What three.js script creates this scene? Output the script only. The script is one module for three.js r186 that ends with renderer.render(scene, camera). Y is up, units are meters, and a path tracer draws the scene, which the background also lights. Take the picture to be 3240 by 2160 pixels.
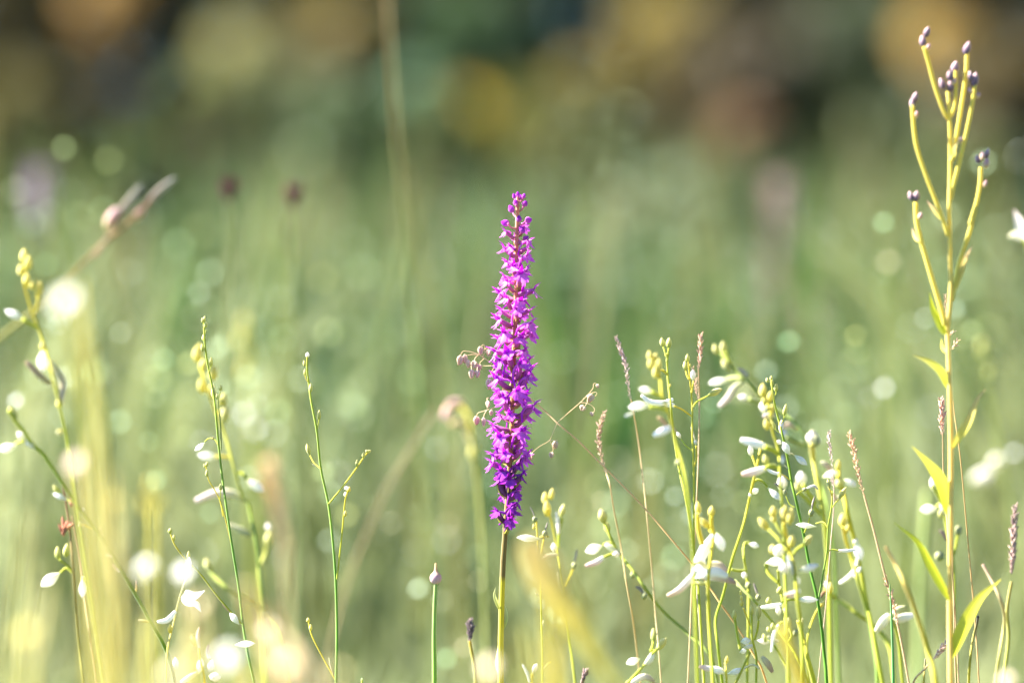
import * as THREE from 'three';
import { Sky } from 'three/addons/objects/Sky.js';
import { mergeGeometries } from 'three/addons/utils/BufferGeometryUtils.js';

// ------------------------------------------------------------------ camera, sky, sun, exposure
const scene = new THREE.Scene();
const CAM_Y = 0.417, D0 = 2.85, FPX = 19400, CX = 1620, CY = 1080;      // lens in pixels of a 3240 x 2160 frame
const PITCH = -Math.atan((CY - 350) / FPX);
const camera = new THREE.PerspectiveCamera(2 * Math.atan(1080 / FPX) * 180 / Math.PI, 1.5, 0.05, 600);
camera.position.set(0, CAM_Y, D0);
camera.rotation.set(PITCH, 0, 0);
camera.focus = D0;
camera.userData.fStop = 4.1;
camera.updateMatrixWorld();
const SUN = new THREE.Vector3(-0.76, 0.62, -0.14).normalize();
const sky = new Sky();
sky.scale.setScalar(400);
sky.material.uniforms.sunPosition.value.copy(SUN);
sky.material.uniforms.turbidity.value = 3.2;
sky.material.uniforms.rayleigh.value = 0.8;
sky.material.uniforms.mieCoefficient.value = 0.004;
sky.name = 'sky';
sky.userData.kind = 'structure';
scene.add(sky);
scene.environmentIntensity = 0.10;
const sun = new THREE.DirectionalLight(new THREE.Color(1, 0.92, 0.78), 5);
sun.position.copy(SUN).multiplyScalar(30);
sun.castShadow = true;
sun.shadow.camera.left = sun.shadow.camera.bottom = -12; sun.shadow.camera.right = sun.shadow.camera.top = 12; sun.shadow.camera.far = 80;
sun.shadow.mapSize.set(2048, 2048);
scene.add(sun, sun.target);
const renderer = new THREE.WebGLRenderer({ antialias: true });
renderer.toneMapping = THREE.LinearToneMapping;
renderer.toneMappingExposure = 7;
renderer.shadowMap.enabled = true;

// ------------------------------------------------------------------ helpers
let seed = 12345;
const rnd = () => { seed = (seed + 0x6D2B79F5) | 0; let t = Math.imul(seed ^ (seed >>> 15), 1 | seed); t = (t + Math.imul(t ^ (t >>> 7), 61 | t)) ^ t; return ((t ^ (t >>> 14)) >>> 0) / 4294967296; };
const rr = (a, b) => a + (b - a) * rnd();
const V = (x, y, z) => new THREE.Vector3(x, y, z);
const C = (r, g, b) => new THREE.Color().setRGB(r, g, b);
const RIGHT = V(1, 0, 0), UP = V(0, Math.cos(PITCH), Math.sin(PITCH)), BACK = V(0, -Math.sin(PITCH), Math.cos(PITCH));
// a place in the meadow from its direction and its distance along the lens axis
const at = (x, y, D) => camera.position.clone().addScaledVector(RIGHT, (x - CX) / FPX * D).addScaledVector(UP, (CY - y) / FPX * D).addScaledVector(BACK, -D);
let K = { x: 0, y: 0, s: 1 };
const use = (x, y, w, iw) => { K = { x, y, s: w / iw }; };
const ov = () => use(0, 0, 3240, 2352);
const full = ([X, Y]) => [K.x + X * K.s, K.y + Y * K.s];

const used = new Map();
function numbered(n) { const k = used.get(n) ?? 0; used.set(n, k + 1); return k ? n + '_' + String(k).padStart(3, '0') : n; }
function shade(o) { o.castShadow = o.receiveShadow = true; return o; }
function thing(name, label, category, group, p) {
  const o = new THREE.Group(); o.name = numbered(name); o.position.copy(p); scene.add(o);
  o.userData = { label, category }; if (group) o.userData.group = group;
  return o;
}
function part(name, geo, mat, parent) { const m = shade(new THREE.Mesh(geo, mat)); m.name = name; parent.add(m); return m; }

const mats = new Map();
function M(r, g, b, o = {}) {
  const key = [r, g, b, JSON.stringify(o)].join();
  if (!mats.has(key)) mats.set(key, new THREE.MeshPhysicalMaterial({
    color: C(r, g, b), roughness: o.trans ? 1 : o.rough ?? 0.6, transmission: o.trans ?? 0, thickness: 0, vertexColors: !!o.vc,
    specularIntensity: o.spec ?? 0.6, side: THREE.DoubleSide }));
  return mats.get(key);
}
const VC = (trans = 0, rough = 0.6, spec = 0.6) => M(1, 1, 1, { vc: true, trans, rough, spec });

function setCol(g, f) {   // f(t along, position) -> Color ; g.userData.t holds t per vertex
  const n = g.attributes.position.count, a = new Float32Array(n * 3), p = V();
  for (let i = 0; i < n; i++) { p.fromBufferAttribute(g.attributes.position, i); const c = f(g.userData.t ? g.userData.t[i] : 0, p, i); a.set([c.r, c.g, c.b], i * 3); }
  g.setAttribute('color', new THREE.BufferAttribute(a, 3));
  return g;
}
const mix = (a, b, t) => a.clone().lerp(b, Math.min(1, Math.max(0, t)));
function mesh(pos, idx, t) {
  const g = new THREE.BufferGeometry();
  g.setAttribute('position', new THREE.Float32BufferAttribute(pos, 3)); g.setIndex(idx); g.computeVertexNormals();
  if (t) g.userData.t = t;
  return g;
}
// tapered tube; rad(t) in metres, t from 0 at the first point
function tube(pts, rad, seg = 7, steps = 0, flat = 1) {
  const cv = pts.length > 2 ? new THREE.CatmullRomCurve3(pts, false, 'centripetal') : new THREE.LineCurve3(pts[0], pts[1]);
  const n = steps || Math.max(4, pts.length * 4), pos = [], idx = [], ts = [];
  let nrm = null;
  for (let i = 0; i <= n; i++) {
    const t = i / n, p = cv.getPoint(t), d = cv.getTangent(t);
    if (!nrm) nrm = Math.abs(d.y) < 0.9 ? V(0, 1, 0) : V(0, 0, 1);
    nrm = nrm.clone().addScaledVector(d, -nrm.dot(d)).normalize();
    const b = V().crossVectors(d, nrm), r = rad(t);
    for (let k = 0; k < seg; k++) { const a = k / seg * 2 * Math.PI, x = Math.cos(a) * r, y = Math.sin(a) * r * flat; pos.push(p.x + nrm.x * x + b.x * y, p.y + nrm.y * x + b.y * y, p.z + nrm.z * x + b.z * y); ts.push(t); }
  }
  for (let i = 0; i < n; i++) for (let k = 0; k < seg; k++) { const a = i * seg + k, b = i * seg + (k + 1) % seg, c = a + seg, d = b + seg; idx.push(a, b, c, b, d, c); }
  for (const e of [0, n]) { const o = e * seg; for (let k = 1; k < seg - 1; k++) e ? idx.push(o, o + k, o + k + 1) : idx.push(o, o + k + 1, o + k); }
  return mesh(pos, idx, ts);
}
// body of revolution round +Y from -0.5 to 0.5, radius prof(t), lobed n times
function pod(prof, seg = 10, rows = 10, lobes = 0, depth = 0) {
  const pos = [], idx = [], ts = [];
  for (let i = 0; i <= rows; i++) for (let k = 0; k < seg; k++) { const t = i / rows, a = k / seg * 2 * Math.PI, r = prof(t) * (1 - depth * (lobes ? 0.5 - 0.5 * Math.cos(lobes * a) : 0)); pos.push(Math.cos(a) * r, t - 0.5, Math.sin(a) * r); ts.push(t); }
  for (let i = 0; i < rows; i++) for (let k = 0; k < seg; k++) { const a = i * seg + k, b = i * seg + (k + 1) % seg, c = a + seg, d = b + seg; idx.push(a, c, b, b, c, d); }
  return mesh(pos, idx, ts);
}
// curved sheet along a line of points; across = direction of its width
function blade(pts, width, across, cup = 0.15, cols = 4, steps = 0) {
  const cv = pts.length > 2 ? new THREE.CatmullRomCurve3(pts, false, 'centripetal') : new THREE.LineCurve3(pts[0], pts[1]);
  const n = steps || Math.max(6, pts.length * 4), pos = [], idx = [], ts = [];
  for (let i = 0; i <= n; i++) {
    const t = i / n, p = cv.getPoint(t), d = cv.getTangent(t), a = across.clone().addScaledVector(d, -across.dot(d)).normalize(), u = V().crossVectors(d, a), w = width(t);
    for (let k = 0; k <= cols; k++) { const s = k / cols * 2 - 1, q = p.clone().addScaledVector(a, s * w / 2).addScaledVector(u, Math.abs(s) * w * cup); pos.push(q.x, q.y, q.z); ts.push(t); }
  }
  for (let i = 0; i < n; i++) for (let k = 0; k < cols; k++) { const a = i * (cols + 1) + k, b = a + 1, c = a + cols + 1, d = c + 1; idx.push(a, b, c, b, d, c); }
  return mesh(pos, idx, ts);
}
const leafW = w => t => w * Math.max(0.04, Math.sin(Math.PI * Math.pow(Math.min(1, t * 0.96 + 0.04), 0.6)));
const bladeW = w => t => w * Math.max(0.05, Math.min(1, (1 - t) * 1.6));

// colours of things (linear)
const GREEN = C(0.10, 0.22, 0.03), LIME = C(0.42, 0.46, 0.045), YELLOW = C(0.64, 0.54, 0.05), STRAW = C(0.58, 0.43, 0.23), PALE = C(0.62, 0.60, 0.38), ROSY = C(0.46, 0.30, 0.22), WHITE = C(0.82, 0.82, 0.78);

const podShapes = {
  bud: pod(t => 0.5 * Math.pow(Math.sin(Math.PI * Math.pow(t, 0.8)), 0.75), 12, 10, 6, 0.12),
  slim: pod(t => 0.5 * Math.pow(Math.sin(Math.PI * Math.pow(t, 1.05)), 0.9), 12, 10, 6, 0.16),
  flower: pod(t => 0.5 * Math.pow(Math.sin(Math.PI * Math.pow(t, 1.2)), 0.95) * (t > 0.9 ? 0.9 : 1), 24, 14, 6, 0.34),
  round: pod(t => 0.5 * Math.sqrt(Math.max(0, 1 - (2 * t - 1) ** 2)), 12, 10, 3, 0.1),
};
const podKinds = {
  g: ['bud', 'bud', [C(0.30, 0.36, 0.03), C(0.60, 0.58, 0.22)], 0.35],
  y: ['bud', 'bud', [C(0.50, 0.48, 0.03), C(0.70, 0.62, 0.20)], 0.4],
  s: ['bud', 'slim', [C(0.28, 0.34, 0.04), C(0.60, 0.56, 0.22)], 0.35],
  w: ['flower', 'flower', [C(0.66, 0.70, 0.42), C(0.88, 0.87, 0.84)], 0.55],
  v: ['flower', 'slim', [C(0.60, 0.64, 0.36), C(0.85, 0.80, 0.76)], 0.4],
  o: ['seed_capsule', 'round', [C(0.22, 0.27, 0.05), C(0.36, 0.36, 0.18)], 0.1],
  p: ['bud', 'bud', [C(0.10, 0.07, 0.12), C(0.52, 0.34, 0.36)], 0.1],  // dark base and pinkish tip paint shade and highlight into the bud
  k: ['bud', 'bud', [C(0.56, 0.48, 0.16), C(0.56, 0.34, 0.36)], 0.25],
};
const podGeo = {};
for (const [k, [, s, [a, b], tr]] of Object.entries(podKinds)) {
  const g = podShapes[s].clone(); g.userData.t = podShapes[s].userData.t;
  podGeo[k] = [setCol(g, t => mix(a, b, k === 'p' ? Math.pow(t, 1.4) * 1.2 : Math.pow(t, 0.7) * 1.3)), VC(tr, 0.5)];
}

class Plant {
  constructor(name, label, category, group, D, pts, w, cols, o = {}) {
    this.D = Array.isArray(D) ? D : [D, D];
    const f = pts.map(full); this.y0 = f[0][1]; this.y1 = f[f.length - 1][1];
    this.k = o.wob ?? 0.006;
    const wob = pts.map((_, i) => this.k * Math.sin(i * 1.9 + f[0][0]));
    const world = f.map(([x, y], i) => at(x, y, this.depth(y) + wob[i]));
    if (!o.cut) {   // on down to the soil
      const a = world[world.length - 2], b = world[world.length - 1], d = b.clone().sub(a), drop = Math.max(b.y, 0.02);
      const run = Math.max(-0.9, Math.min(0.9, d.x / Math.max(0.02, -d.y)));
      world.push(V(b.x + run * drop * 0.45, b.y - drop * 0.5, b.z), V(b.x + run * drop * 0.7, -0.01, b.z));
    }
    this.base = world[world.length - 1].clone(); if (!o.cut) this.base.y = 0;
    this.g = thing(name, label, category, group, this.base);
    const m = K.s * this.D[0] / FPX / 2, [w0, w1] = w;
    this.cols = cols;
    part(o.stem ?? 'stem', setCol(tube(world.map(p => p.sub(this.base)), t => m * (w0 + (w1 - w0) * t), 8, world.length * 5), t => mix(cols[0], cols[1], t * 1.7)), VC(o.trans ?? 0.32, 0.5), this.g);
  }
  depth(y) { const t = this.y1 === this.y0 ? 0 : (y - this.y0) / (this.y1 - this.y0); return this.D[0] + (this.D[1] - this.D[0]) * Math.min(1, Math.max(0, t)); }
  pt([X, Y, dz = 0]) { const [x, y] = full([X, Y]); return at(x, y, this.depth(y) + dz).sub(this.base); }
  m(px) { return px * K.s * this.D[0] / FPX; }
  limb(pts, w0, w1, c0 = this.cols[0], c1 = c0, name = 'branch') {
    const dz = rr(-0.008, 0.008), n = pts.length - 1;
    part(name, setCol(tube(pts.map((p, i) => this.pt([p[0], p[1], (p[2] ?? 0) + dz * i / n])), t => this.m(w0 + (w1 - w0) * t) / 2, 6), t => mix(c0, c1, t)), VC(0.32, 0.5), this.g);
    return this;
  }
  ped(pts, w = 9, c = LIME) { return this.limb(pts, w, w * 0.9, c, c, 'flower_stalk'); }
  // a bud, closed flower or capsule: centre, width, length, turn (0 up, clockwise), kind
  bud(X, Y, w, l, ang = 0, kind = 'g', dz = 0) {
    const [geo, mat] = podGeo[kind], o = part(podKinds[kind][0], geo, mat, this.g), a = ang * Math.PI / 180;
    const dir = RIGHT.clone().multiplyScalar(Math.sin(a)).addScaledVector(UP, Math.cos(a)).addScaledVector(BACK, rr(-0.3, 0.3)).normalize();
    o.position.copy(this.pt([X, Y, dz + rr(-0.004, 0.004)]));
    o.quaternion.setFromUnitVectors(V(0, 1, 0), dir).multiply(new THREE.Quaternion().setFromAxisAngle(V(0, 1, 0), rr(0, 6)));
    const thin = kind === 'w' ? rr(0.8, 0.95) : 1; o.scale.set(this.m(w) * thin, this.m(l) * 1.03, this.m(w) * thin * rr(0.85, 1));
    return this;
  }
  buds(list, kind = 'g') { for (const [X, Y, w, l, a = 0] of list) this.bud(X, Y, w, l, a, kind); return this; }
  // a narrow withered flower
  strip(pts, w, c0 = C(0.74, 0.70, 0.64), c1 = C(0.62, 0.46, 0.38), name = 'withered_flower') {
    const dz = rr(-0.004, 0.004);
    part(name, setCol(tube(pts.map(p => this.pt([p[0], p[1], dz])), t => this.m(w) / 2 * (0.35 + 0.75 * Math.sin(Math.PI * Math.min(0.93, 0.12 + t * 0.8))), 7, 14, 0.6), t => mix(c0, c1, t)), VC(0.3, 0.7), this.g);
    return this;
  }
  beak(pts, w = 9) { return this.strip(pts, w, C(0.34, 0.30, 0.26), C(0.24, 0.20, 0.19), 'withered_style'); }
  leaf(pts, w, c0 = LIME, c1 = LIME, tr = 0.5, name = 'leaf', across = null) {
    if (!across) { const d = this.pt(pts[pts.length - 1]).sub(this.pt(pts[0])).normalize(); across = V().crossVectors(BACK, d).multiplyScalar(0.9).addScaledVector(BACK, 0.4); if (across.x < 0) across.negate(); }
    const dz = rr(-0.015, 0.015), n = pts.length - 1;
    part(name, setCol(blade(pts.map((p, i) => this.pt([p[0], p[1], dz * i / n])), leafW(this.m(w) * 1.15), across, 0.2), t => mix(c0, c1, t)), VC(tr, 0.7), this.g);
    return this;
  }
  // a seed head of many small pointed spikelets along a line
  head(pts, w, n, c0, c1, name = 'seed_head') {
    const cv = new THREE.CatmullRomCurve3(pts.map(p => this.pt(p))), gs = [], L = cv.getLength();
    const unit = pod(t => 0.5 * Math.pow(Math.sin(Math.PI * Math.pow(t, 0.7)), 0.9), 5, 5), W = this.m(w);
    for (let i = 0; i < n; i++) {
      const t = (i + 0.5) / n, p = cv.getPoint(t), d = cv.getTangent(t).negate(), s = Math.sin(Math.PI * Math.pow(Math.min(0.97, 0.08 + t * 0.9), 0.8)) * 0.6 + 0.4, az = i * 2.4 + rr(-0.4, 0.4);
      const side = V(Math.cos(az), 0, Math.sin(az)).addScaledVector(d, -d.dot(V(Math.cos(az), 0, Math.sin(az)))).normalize();
      const dir = d.clone().multiplyScalar(rr(0.8, 1.2)).addScaledVector(side, rr(0.25, 0.95)).normalize(), l = W * rr(0.9, 1.7) * s;
      const g = unit.clone(); g.userData.t = unit.userData.t;
      const tint = mix(c0, c1, rnd()).multiplyScalar(rr(1.05, 1.6));
      setCol(g, () => tint); g.scale(W * 0.42 * s, l, W * 0.42 * s);
      g.applyQuaternion(new THREE.Quaternion().setFromUnitVectors(V(0, 1, 0), dir));
      g.translate(p.x + side.x * W * 0.2 * s + dir.x * l * 0.3, p.y + side.y * W * 0.2 * s + dir.y * l * 0.3, p.z + side.z * W * 0.2 * s + dir.z * l * 0.3);
      gs.push(g);
    }
    part(name, mergeGeometries(gs), VC(0.25, 0.7), this.g);
    return this;
  }
}

// ------------------------------------------------------------------ ground
{
  const g = new THREE.CircleGeometry(260, 96, 0, Math.PI * 2); g.rotateX(-Math.PI / 2);
  const soil = M(0.10, 0.105, 0.035, { rough: 1, spec: 0.1 });
  const o = part('ground', g, soil, scene); o.userData = { kind: 'structure', label: 'mossy meadow soil under the grass', category: 'ground' };
}

// ------------------------------------------------------------------ far bushes in their own shade, behind the meadow
const leafGeo = (n, size, fill, c0, c1) => {   // n leaves through a volume given by fill()
  const pos = [], idx = [], col = [];
  for (let i = 0; i < n; i++) {
    const p = fill(), d = V(rr(-1, 1), rr(-0.7, 0.9), rr(-1, 1)).normalize(), a = V(rr(-1, 1), rr(-1, 1), rr(-1, 1)).cross(d).normalize(), s = size * rr(0.6, 1.3), u = V().crossVectors(a, d);
    const q = [p.clone().addScaledVector(d, -s), p.clone().addScaledVector(a, s * 0.5).addScaledVector(u, s * 0.1), p.clone().addScaledVector(d, s), p.clone().addScaledVector(a, -s * 0.5).addScaledVector(u, s * 0.1)], b = i * 4, c = mix(c0, c1, rnd());
    for (const v of q) { pos.push(v.x, v.y, v.z); col.push(c.r, c.g, c.b); }
    idx.push(b, b + 1, b + 2, b, b + 2, b + 3);
  }
  const g = mesh(pos, idx); g.setAttribute('color', new THREE.Float32BufferAttribute(col, 3)); return g;
};
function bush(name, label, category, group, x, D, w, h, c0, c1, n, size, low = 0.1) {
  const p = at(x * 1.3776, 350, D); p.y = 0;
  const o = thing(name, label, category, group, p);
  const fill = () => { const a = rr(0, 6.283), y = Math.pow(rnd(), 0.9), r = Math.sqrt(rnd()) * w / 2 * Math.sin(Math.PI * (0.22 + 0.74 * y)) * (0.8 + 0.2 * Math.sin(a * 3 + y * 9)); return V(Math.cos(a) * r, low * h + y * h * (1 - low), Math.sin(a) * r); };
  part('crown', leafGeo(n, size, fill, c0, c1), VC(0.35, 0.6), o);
  for (let k = 0; k < 3; k++) { const a = k * 2.1 + x, t = V(Math.cos(a) * w * 0.25, h * 0.8, Math.sin(a) * w * 0.25); part('stem', setCol(tube([V(0, 0, 0), t.clone().multiplyScalar(0.5).add(V(0, h * 0.1, 0)), t], q => 0.03 * (1 - q * 0.8), 6), () => C(0.12, 0.08, 0.05)), VC(0, 0.9), o); }
  return o;
}
const SH = 'dark bushes closing the meadow';
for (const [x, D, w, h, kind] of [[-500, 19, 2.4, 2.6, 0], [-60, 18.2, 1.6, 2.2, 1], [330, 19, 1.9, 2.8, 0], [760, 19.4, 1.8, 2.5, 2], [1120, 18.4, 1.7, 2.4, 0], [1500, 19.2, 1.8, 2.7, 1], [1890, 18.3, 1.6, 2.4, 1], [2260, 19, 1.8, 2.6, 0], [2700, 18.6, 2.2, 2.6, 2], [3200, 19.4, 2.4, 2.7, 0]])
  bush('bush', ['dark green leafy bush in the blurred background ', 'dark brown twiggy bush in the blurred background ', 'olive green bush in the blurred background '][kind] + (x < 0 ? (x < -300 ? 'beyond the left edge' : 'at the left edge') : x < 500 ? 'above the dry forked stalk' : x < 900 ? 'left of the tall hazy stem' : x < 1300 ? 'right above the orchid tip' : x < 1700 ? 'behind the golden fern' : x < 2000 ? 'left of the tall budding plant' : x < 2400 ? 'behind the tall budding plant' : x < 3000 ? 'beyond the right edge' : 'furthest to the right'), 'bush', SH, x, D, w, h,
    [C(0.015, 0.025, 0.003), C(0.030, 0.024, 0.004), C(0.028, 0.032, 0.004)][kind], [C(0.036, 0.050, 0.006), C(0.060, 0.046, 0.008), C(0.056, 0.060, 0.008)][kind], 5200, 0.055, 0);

// lower growth in front of them, each patch with its own colour
for (const [x, y, D, w, name, label, cat, c0, c1, n, size] of [
  [250, -10, 15, 0.17, 'fern_clump', 'blurred orange brown fern clump at the top left', 'fern', C(0.275, 0.163, 0.043), C(0.330, 0.212, 0.058), 220, 0.03],
  [540, 120, 14, 0.13, 'shrub', 'blurred pale olive shrub left of the tall hazy stem', 'shrub', C(0.325, 0.312, 0.112), C(0.450, 0.425, 0.175), 260, 0.022],
  [720, 150, 14.5, 0.40, 'shrub', 'blurred olive shrub touching the tall hazy stem on its left', 'shrub', C(0.057, 0.049, 0.007), C(0.098, 0.077, 0.014), 400, 0.05],
  [1090, 130, 14.6, 0.36, 'conifer_shrub', 'blurred blue green conifer shrub high above the orchid', 'shrub', C(0.025, 0.061, 0.016), C(0.049, 0.090, 0.027), 520, 0.045],
  [1075, 265, 12.6, 0.085, 'fern_clump', 'blurred golden fern tuft above the orchid on its left', 'fern', C(0.574, 0.420, 0.055), C(0.705, 0.528, 0.082), 170, 0.018],
  [1200, 270, 13.2, 0.13, 'fern_clump', 'blurred mustard yellow fern tuft straight above the orchid', 'fern', C(0.193, 0.187, 0.014), C(0.248, 0.237, 0.022), 200, 0.024],
  [1540, 70, 15, 0.24, 'fern_clump', 'large blurred golden brown fern clump right of the middle', 'fern', C(0.234, 0.180, 0.043), C(0.302, 0.237, 0.058), 300, 0.035],
  [1700, 190, 14.2, 0.30, 'fern_clump', 'blurred pinkish brown fern clump beside the dark gap', 'fern', C(0.050, 0.034, 0.009), C(0.069, 0.050, 0.013), 220, 0.05],
  [1990, 120, 15, 0.36, 'conifer_shrub', 'blurred grey green conifer shrub left of the tall budding plant', 'shrub', C(0.025, 0.041, 0.011), C(0.045, 0.066, 0.018), 420, 0.045],
  [2155, 90, 13.6, 0.13, 'fern_clump', 'bright orange fern clump behind the tallest buds', 'fern', C(0.532, 0.367, 0.099), C(0.619, 0.449, 0.135), 260, 0.024],
  [2290, 230, 14, 0.30, 'fern_clump', 'blurred tawny fern clump at the top right edge', 'fern', C(0.065, 0.046, 0.010), C(0.081, 0.061, 0.013), 240, 0.05],
  [620, 250, 9, 0.16, 'shrub', 'blurred sage green herb clump left of the hazy stalk, below the olive shrubs', 'shrub', C(0.049, 0.066, 0.016), C(0.090, 0.102, 0.027), 260, 0.022],
  [780, 300, 8.4, 0.15, 'shrub', 'blurred blue green herb clump touching the hazy stalk on its left', 'shrub', C(0.037, 0.069, 0.020), C(0.074, 0.110, 0.036), 240, 0.022],
  [1000, 330, 8.8, 0.14, 'shrub', 'blurred green herb clump left above the orchid tip', 'shrub', C(0.041, 0.066, 0.011), C(0.074, 0.098, 0.020), 220, 0.022],
  [1330, 330, 9.4, 0.2, 'shrub', 'blurred olive herb clump right above the orchid tip', 'shrub', C(0.061, 0.066, 0.009), C(0.098, 0.098, 0.018), 300, 0.024],
  [1480, 500, 7, 0.11, 'shrub', 'blurred pale sage herb clump between orchid and dusky pink spike', 'shrub', C(0.063, 0.081, 0.027), C(0.097, 0.115, 0.043), 150, 0.018],
  [1640, 480, 7.4, 0.13, 'shrub', 'blurred grey green herb clump just left of the dusky pink spike', 'shrub', C(0.063, 0.081, 0.030), C(0.097, 0.115, 0.045), 190, 0.019],
  [2060, 330, 8.6, 0.15, 'shrub', 'blurred dull green herb clump left of the tall budding plant', 'shrub', C(0.037, 0.053, 0.011), C(0.069, 0.086, 0.023), 240, 0.022],
  [2230, 420, 7.6, 0.14, 'shrub', 'blurred mossy herb clump behind the upper branches of the tall budding plant', 'shrub', C(0.053, 0.074, 0.016), C(0.090, 0.110, 0.027), 220, 0.02],
  [330, 420, 7.2, 0.12, 'shrub', 'blurred mid green herb clump behind the tip of the forked stalk', 'shrub', C(0.037, 0.061, 0.011), C(0.069, 0.098, 0.020), 200, 0.02],
  [430, 215, 11, 0.06, 'leaf_spray', 'small blurred moss green leaf spray right of the dark top left corner', 'shrub', C(0.16, 0.20, 0.06), C(0.24, 0.28, 0.10), 110, 0.016],
  [790, 60, 13, 0.09, 'leaf_spray', 'small blurred khaki leaf spray beside the hazy stalk near the top', 'shrub', C(0.26, 0.20, 0.06), C(0.34, 0.27, 0.09), 120, 0.02],
  [960, 200, 10.5, 0.07, 'leaf_spray', 'small blurred sea green leaf spray right of the hazy stalk', 'shrub', C(0.14, 0.26, 0.14), C(0.22, 0.34, 0.20), 120, 0.016],
  [1340, 190, 11.5, 0.08, 'leaf_spray', 'small blurred ochre leaf spray right above the orchid', 'shrub', C(0.30, 0.22, 0.04), C(0.38, 0.28, 0.06), 120, 0.018],
  [1700, 300, 10, 0.07, 'leaf_spray', 'small blurred russet leaf spray left of the dark gap', 'shrub', C(0.26, 0.15, 0.07), C(0.34, 0.20, 0.10), 110, 0.016],
  [2080, 270, 9.5, 0.06, 'leaf_spray', 'small blurred grey green leaf spray left of the upper buds', 'shrub', C(0.14, 0.20, 0.12), C(0.20, 0.28, 0.17), 110, 0.015],
  [1560, 430, 7.5, 0.05, 'leaf_spray', 'small blurred mint leaf spray in the middle distance right of the orchid', 'shrub', C(0.30, 0.42, 0.30), C(0.40, 0.52, 0.38), 100, 0.012],
  [260, 390, 8, 0.05, 'leaf_spray', 'small blurred mint leaf spray in the middle distance at the left', 'shrub', C(0.20, 0.32, 0.18), C(0.28, 0.42, 0.25), 100, 0.012],
  [40, 300, 12.4, 0.24, 'shrub', 'blurred yellow olive shrub at the left edge', 'shrub', C(0.074, 0.066, 0.007), C(0.115, 0.098, 0.011), 240, 0.045],
]) {
  const p = at(x * 1.3776, y * 1.3776, D), top = p.y + w * 0.5, base = V(p.x, 0, p.z);
  const o = thing(name, label, cat, name === 'fern_clump' ? 'coloured fern clumps before the bushes' : 'low shrubs before the bushes', base);
  part(cat === 'fern' ? 'frond' : 'crown', leafGeo(n, size, () => { const d = V(rr(-1, 1), rr(-1, 1), rr(-1, 1)); while (d.length() > 1) d.set(rr(-1, 1), rr(-1, 1), rr(-1, 1)); return V(d.x * w / 2, p.y + d.y * w / 2, d.z * w / 2); }, c0, c1), VC(0.4, 0.6), o);
  for (let k = 0; k < 3; k++) part('stem', setCol(tube([V(0, 0, 0), V(rr(-0.3, 0.3) * w, p.y * 0.6, rr(-0.2, 0.2) * w), V(rr(-0.4, 0.4) * w, top - w * 0.2, rr(-0.3, 0.3) * w)], t => 0.008 * (1 - 0.7 * t), 5), () => C(0.14, 0.10, 0.05)), VC(0, 0.9), o);
}

// ------------------------------------------------------------------ the meadow: grass nobody could count
const noise = (x, z) => 0.5 + 0.25 * Math.sin(x * 4.1 + 1.7 * Math.sin(z * 1.3)) + 0.25 * Math.sin(z * 1.9 + x * 2.3 + 2 * Math.sin(x * 1.7));
const TINTS = [C(0.019, 0.081, 0.009), C(0.027, 0.093, 0.009), C(0.041, 0.102, 0.009), C(0.025, 0.086, 0.022), C(0.070, 0.117, 0.015), C(0.110, 0.138, 0.030), C(0.042, 0.110, 0.029), C(0.088, 0.100, 0.030)];
function tint(x, z) {   // near turf paled to paint in low bright haze, growth darkening towards the bushes
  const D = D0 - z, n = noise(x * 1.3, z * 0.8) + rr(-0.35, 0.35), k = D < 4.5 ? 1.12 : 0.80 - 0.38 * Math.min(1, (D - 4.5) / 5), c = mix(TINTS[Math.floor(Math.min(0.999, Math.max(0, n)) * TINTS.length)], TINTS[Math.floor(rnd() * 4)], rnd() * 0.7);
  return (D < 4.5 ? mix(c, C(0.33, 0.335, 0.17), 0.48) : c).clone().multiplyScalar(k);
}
function sward(name, label, category, n, place, c = tint, tr = 0.45) {
  const pos = [], idx = [], col = [];
  for (let i = 0; i < n; i++) {
    const [x, z, h, w, lean] = place(i), a = rr(0, 6.283), b = h * lean * rr(0.3, 1), dx = Math.cos(a) * b, dz = Math.sin(a) * b, f = rr(0, 6.283), cx = Math.cos(f) * w / 2, cz = Math.sin(f) * w / 2, k = c(x, z), o = pos.length / 3;
    for (const [t, s, q] of [[0, 1, 0], [0.4, 1, 0.12], [0.75, 0.75, 0.5]]) { pos.push(x + dx * q - cx * s, h * t, z + dz * q - cz * s, x + dx * q + cx * s, h * t, z + dz * q + cz * s); }
    pos.push(x + dx, h, z + dz);
    for (let j = 0; j < 7; j++) col.push(k.r, k.g, k.b);
    idx.push(o, o + 1, o + 2, o + 1, o + 3, o + 2, o + 2, o + 3, o + 4, o + 3, o + 5, o + 4, o + 4, o + 5, o + 6);
  }
  const g = mesh(pos, idx); g.setAttribute('color', new THREE.Float32BufferAttribute(col, 3));
  const o = part(numbered(name), g, VC(tr), scene); o.userData = { kind: 'stuff', label, category };
}
const far = (a, b, p) => { const D = a + (b - a) * Math.pow(rnd(), p), half = 0.09 * D + 1.0; return [rr(-half, half), D0 - D, D]; };
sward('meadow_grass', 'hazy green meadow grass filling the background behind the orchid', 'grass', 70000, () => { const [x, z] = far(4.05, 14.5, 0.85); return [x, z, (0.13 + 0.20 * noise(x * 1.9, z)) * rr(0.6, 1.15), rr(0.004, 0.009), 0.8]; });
sward('tall_grass', 'scattered taller straw and green grass stems standing out of the blurred meadow', 'grass', 1500, () => { const [x, z] = far(3.9, 8.5, 0.9); return [x, z, rr(0.26, 0.44), rr(0.004, 0.008), 0.25]; }, () => mix(C(0.17, 0.15, 0.05), C(0.06, 0.14, 0.025), rnd()));
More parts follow.
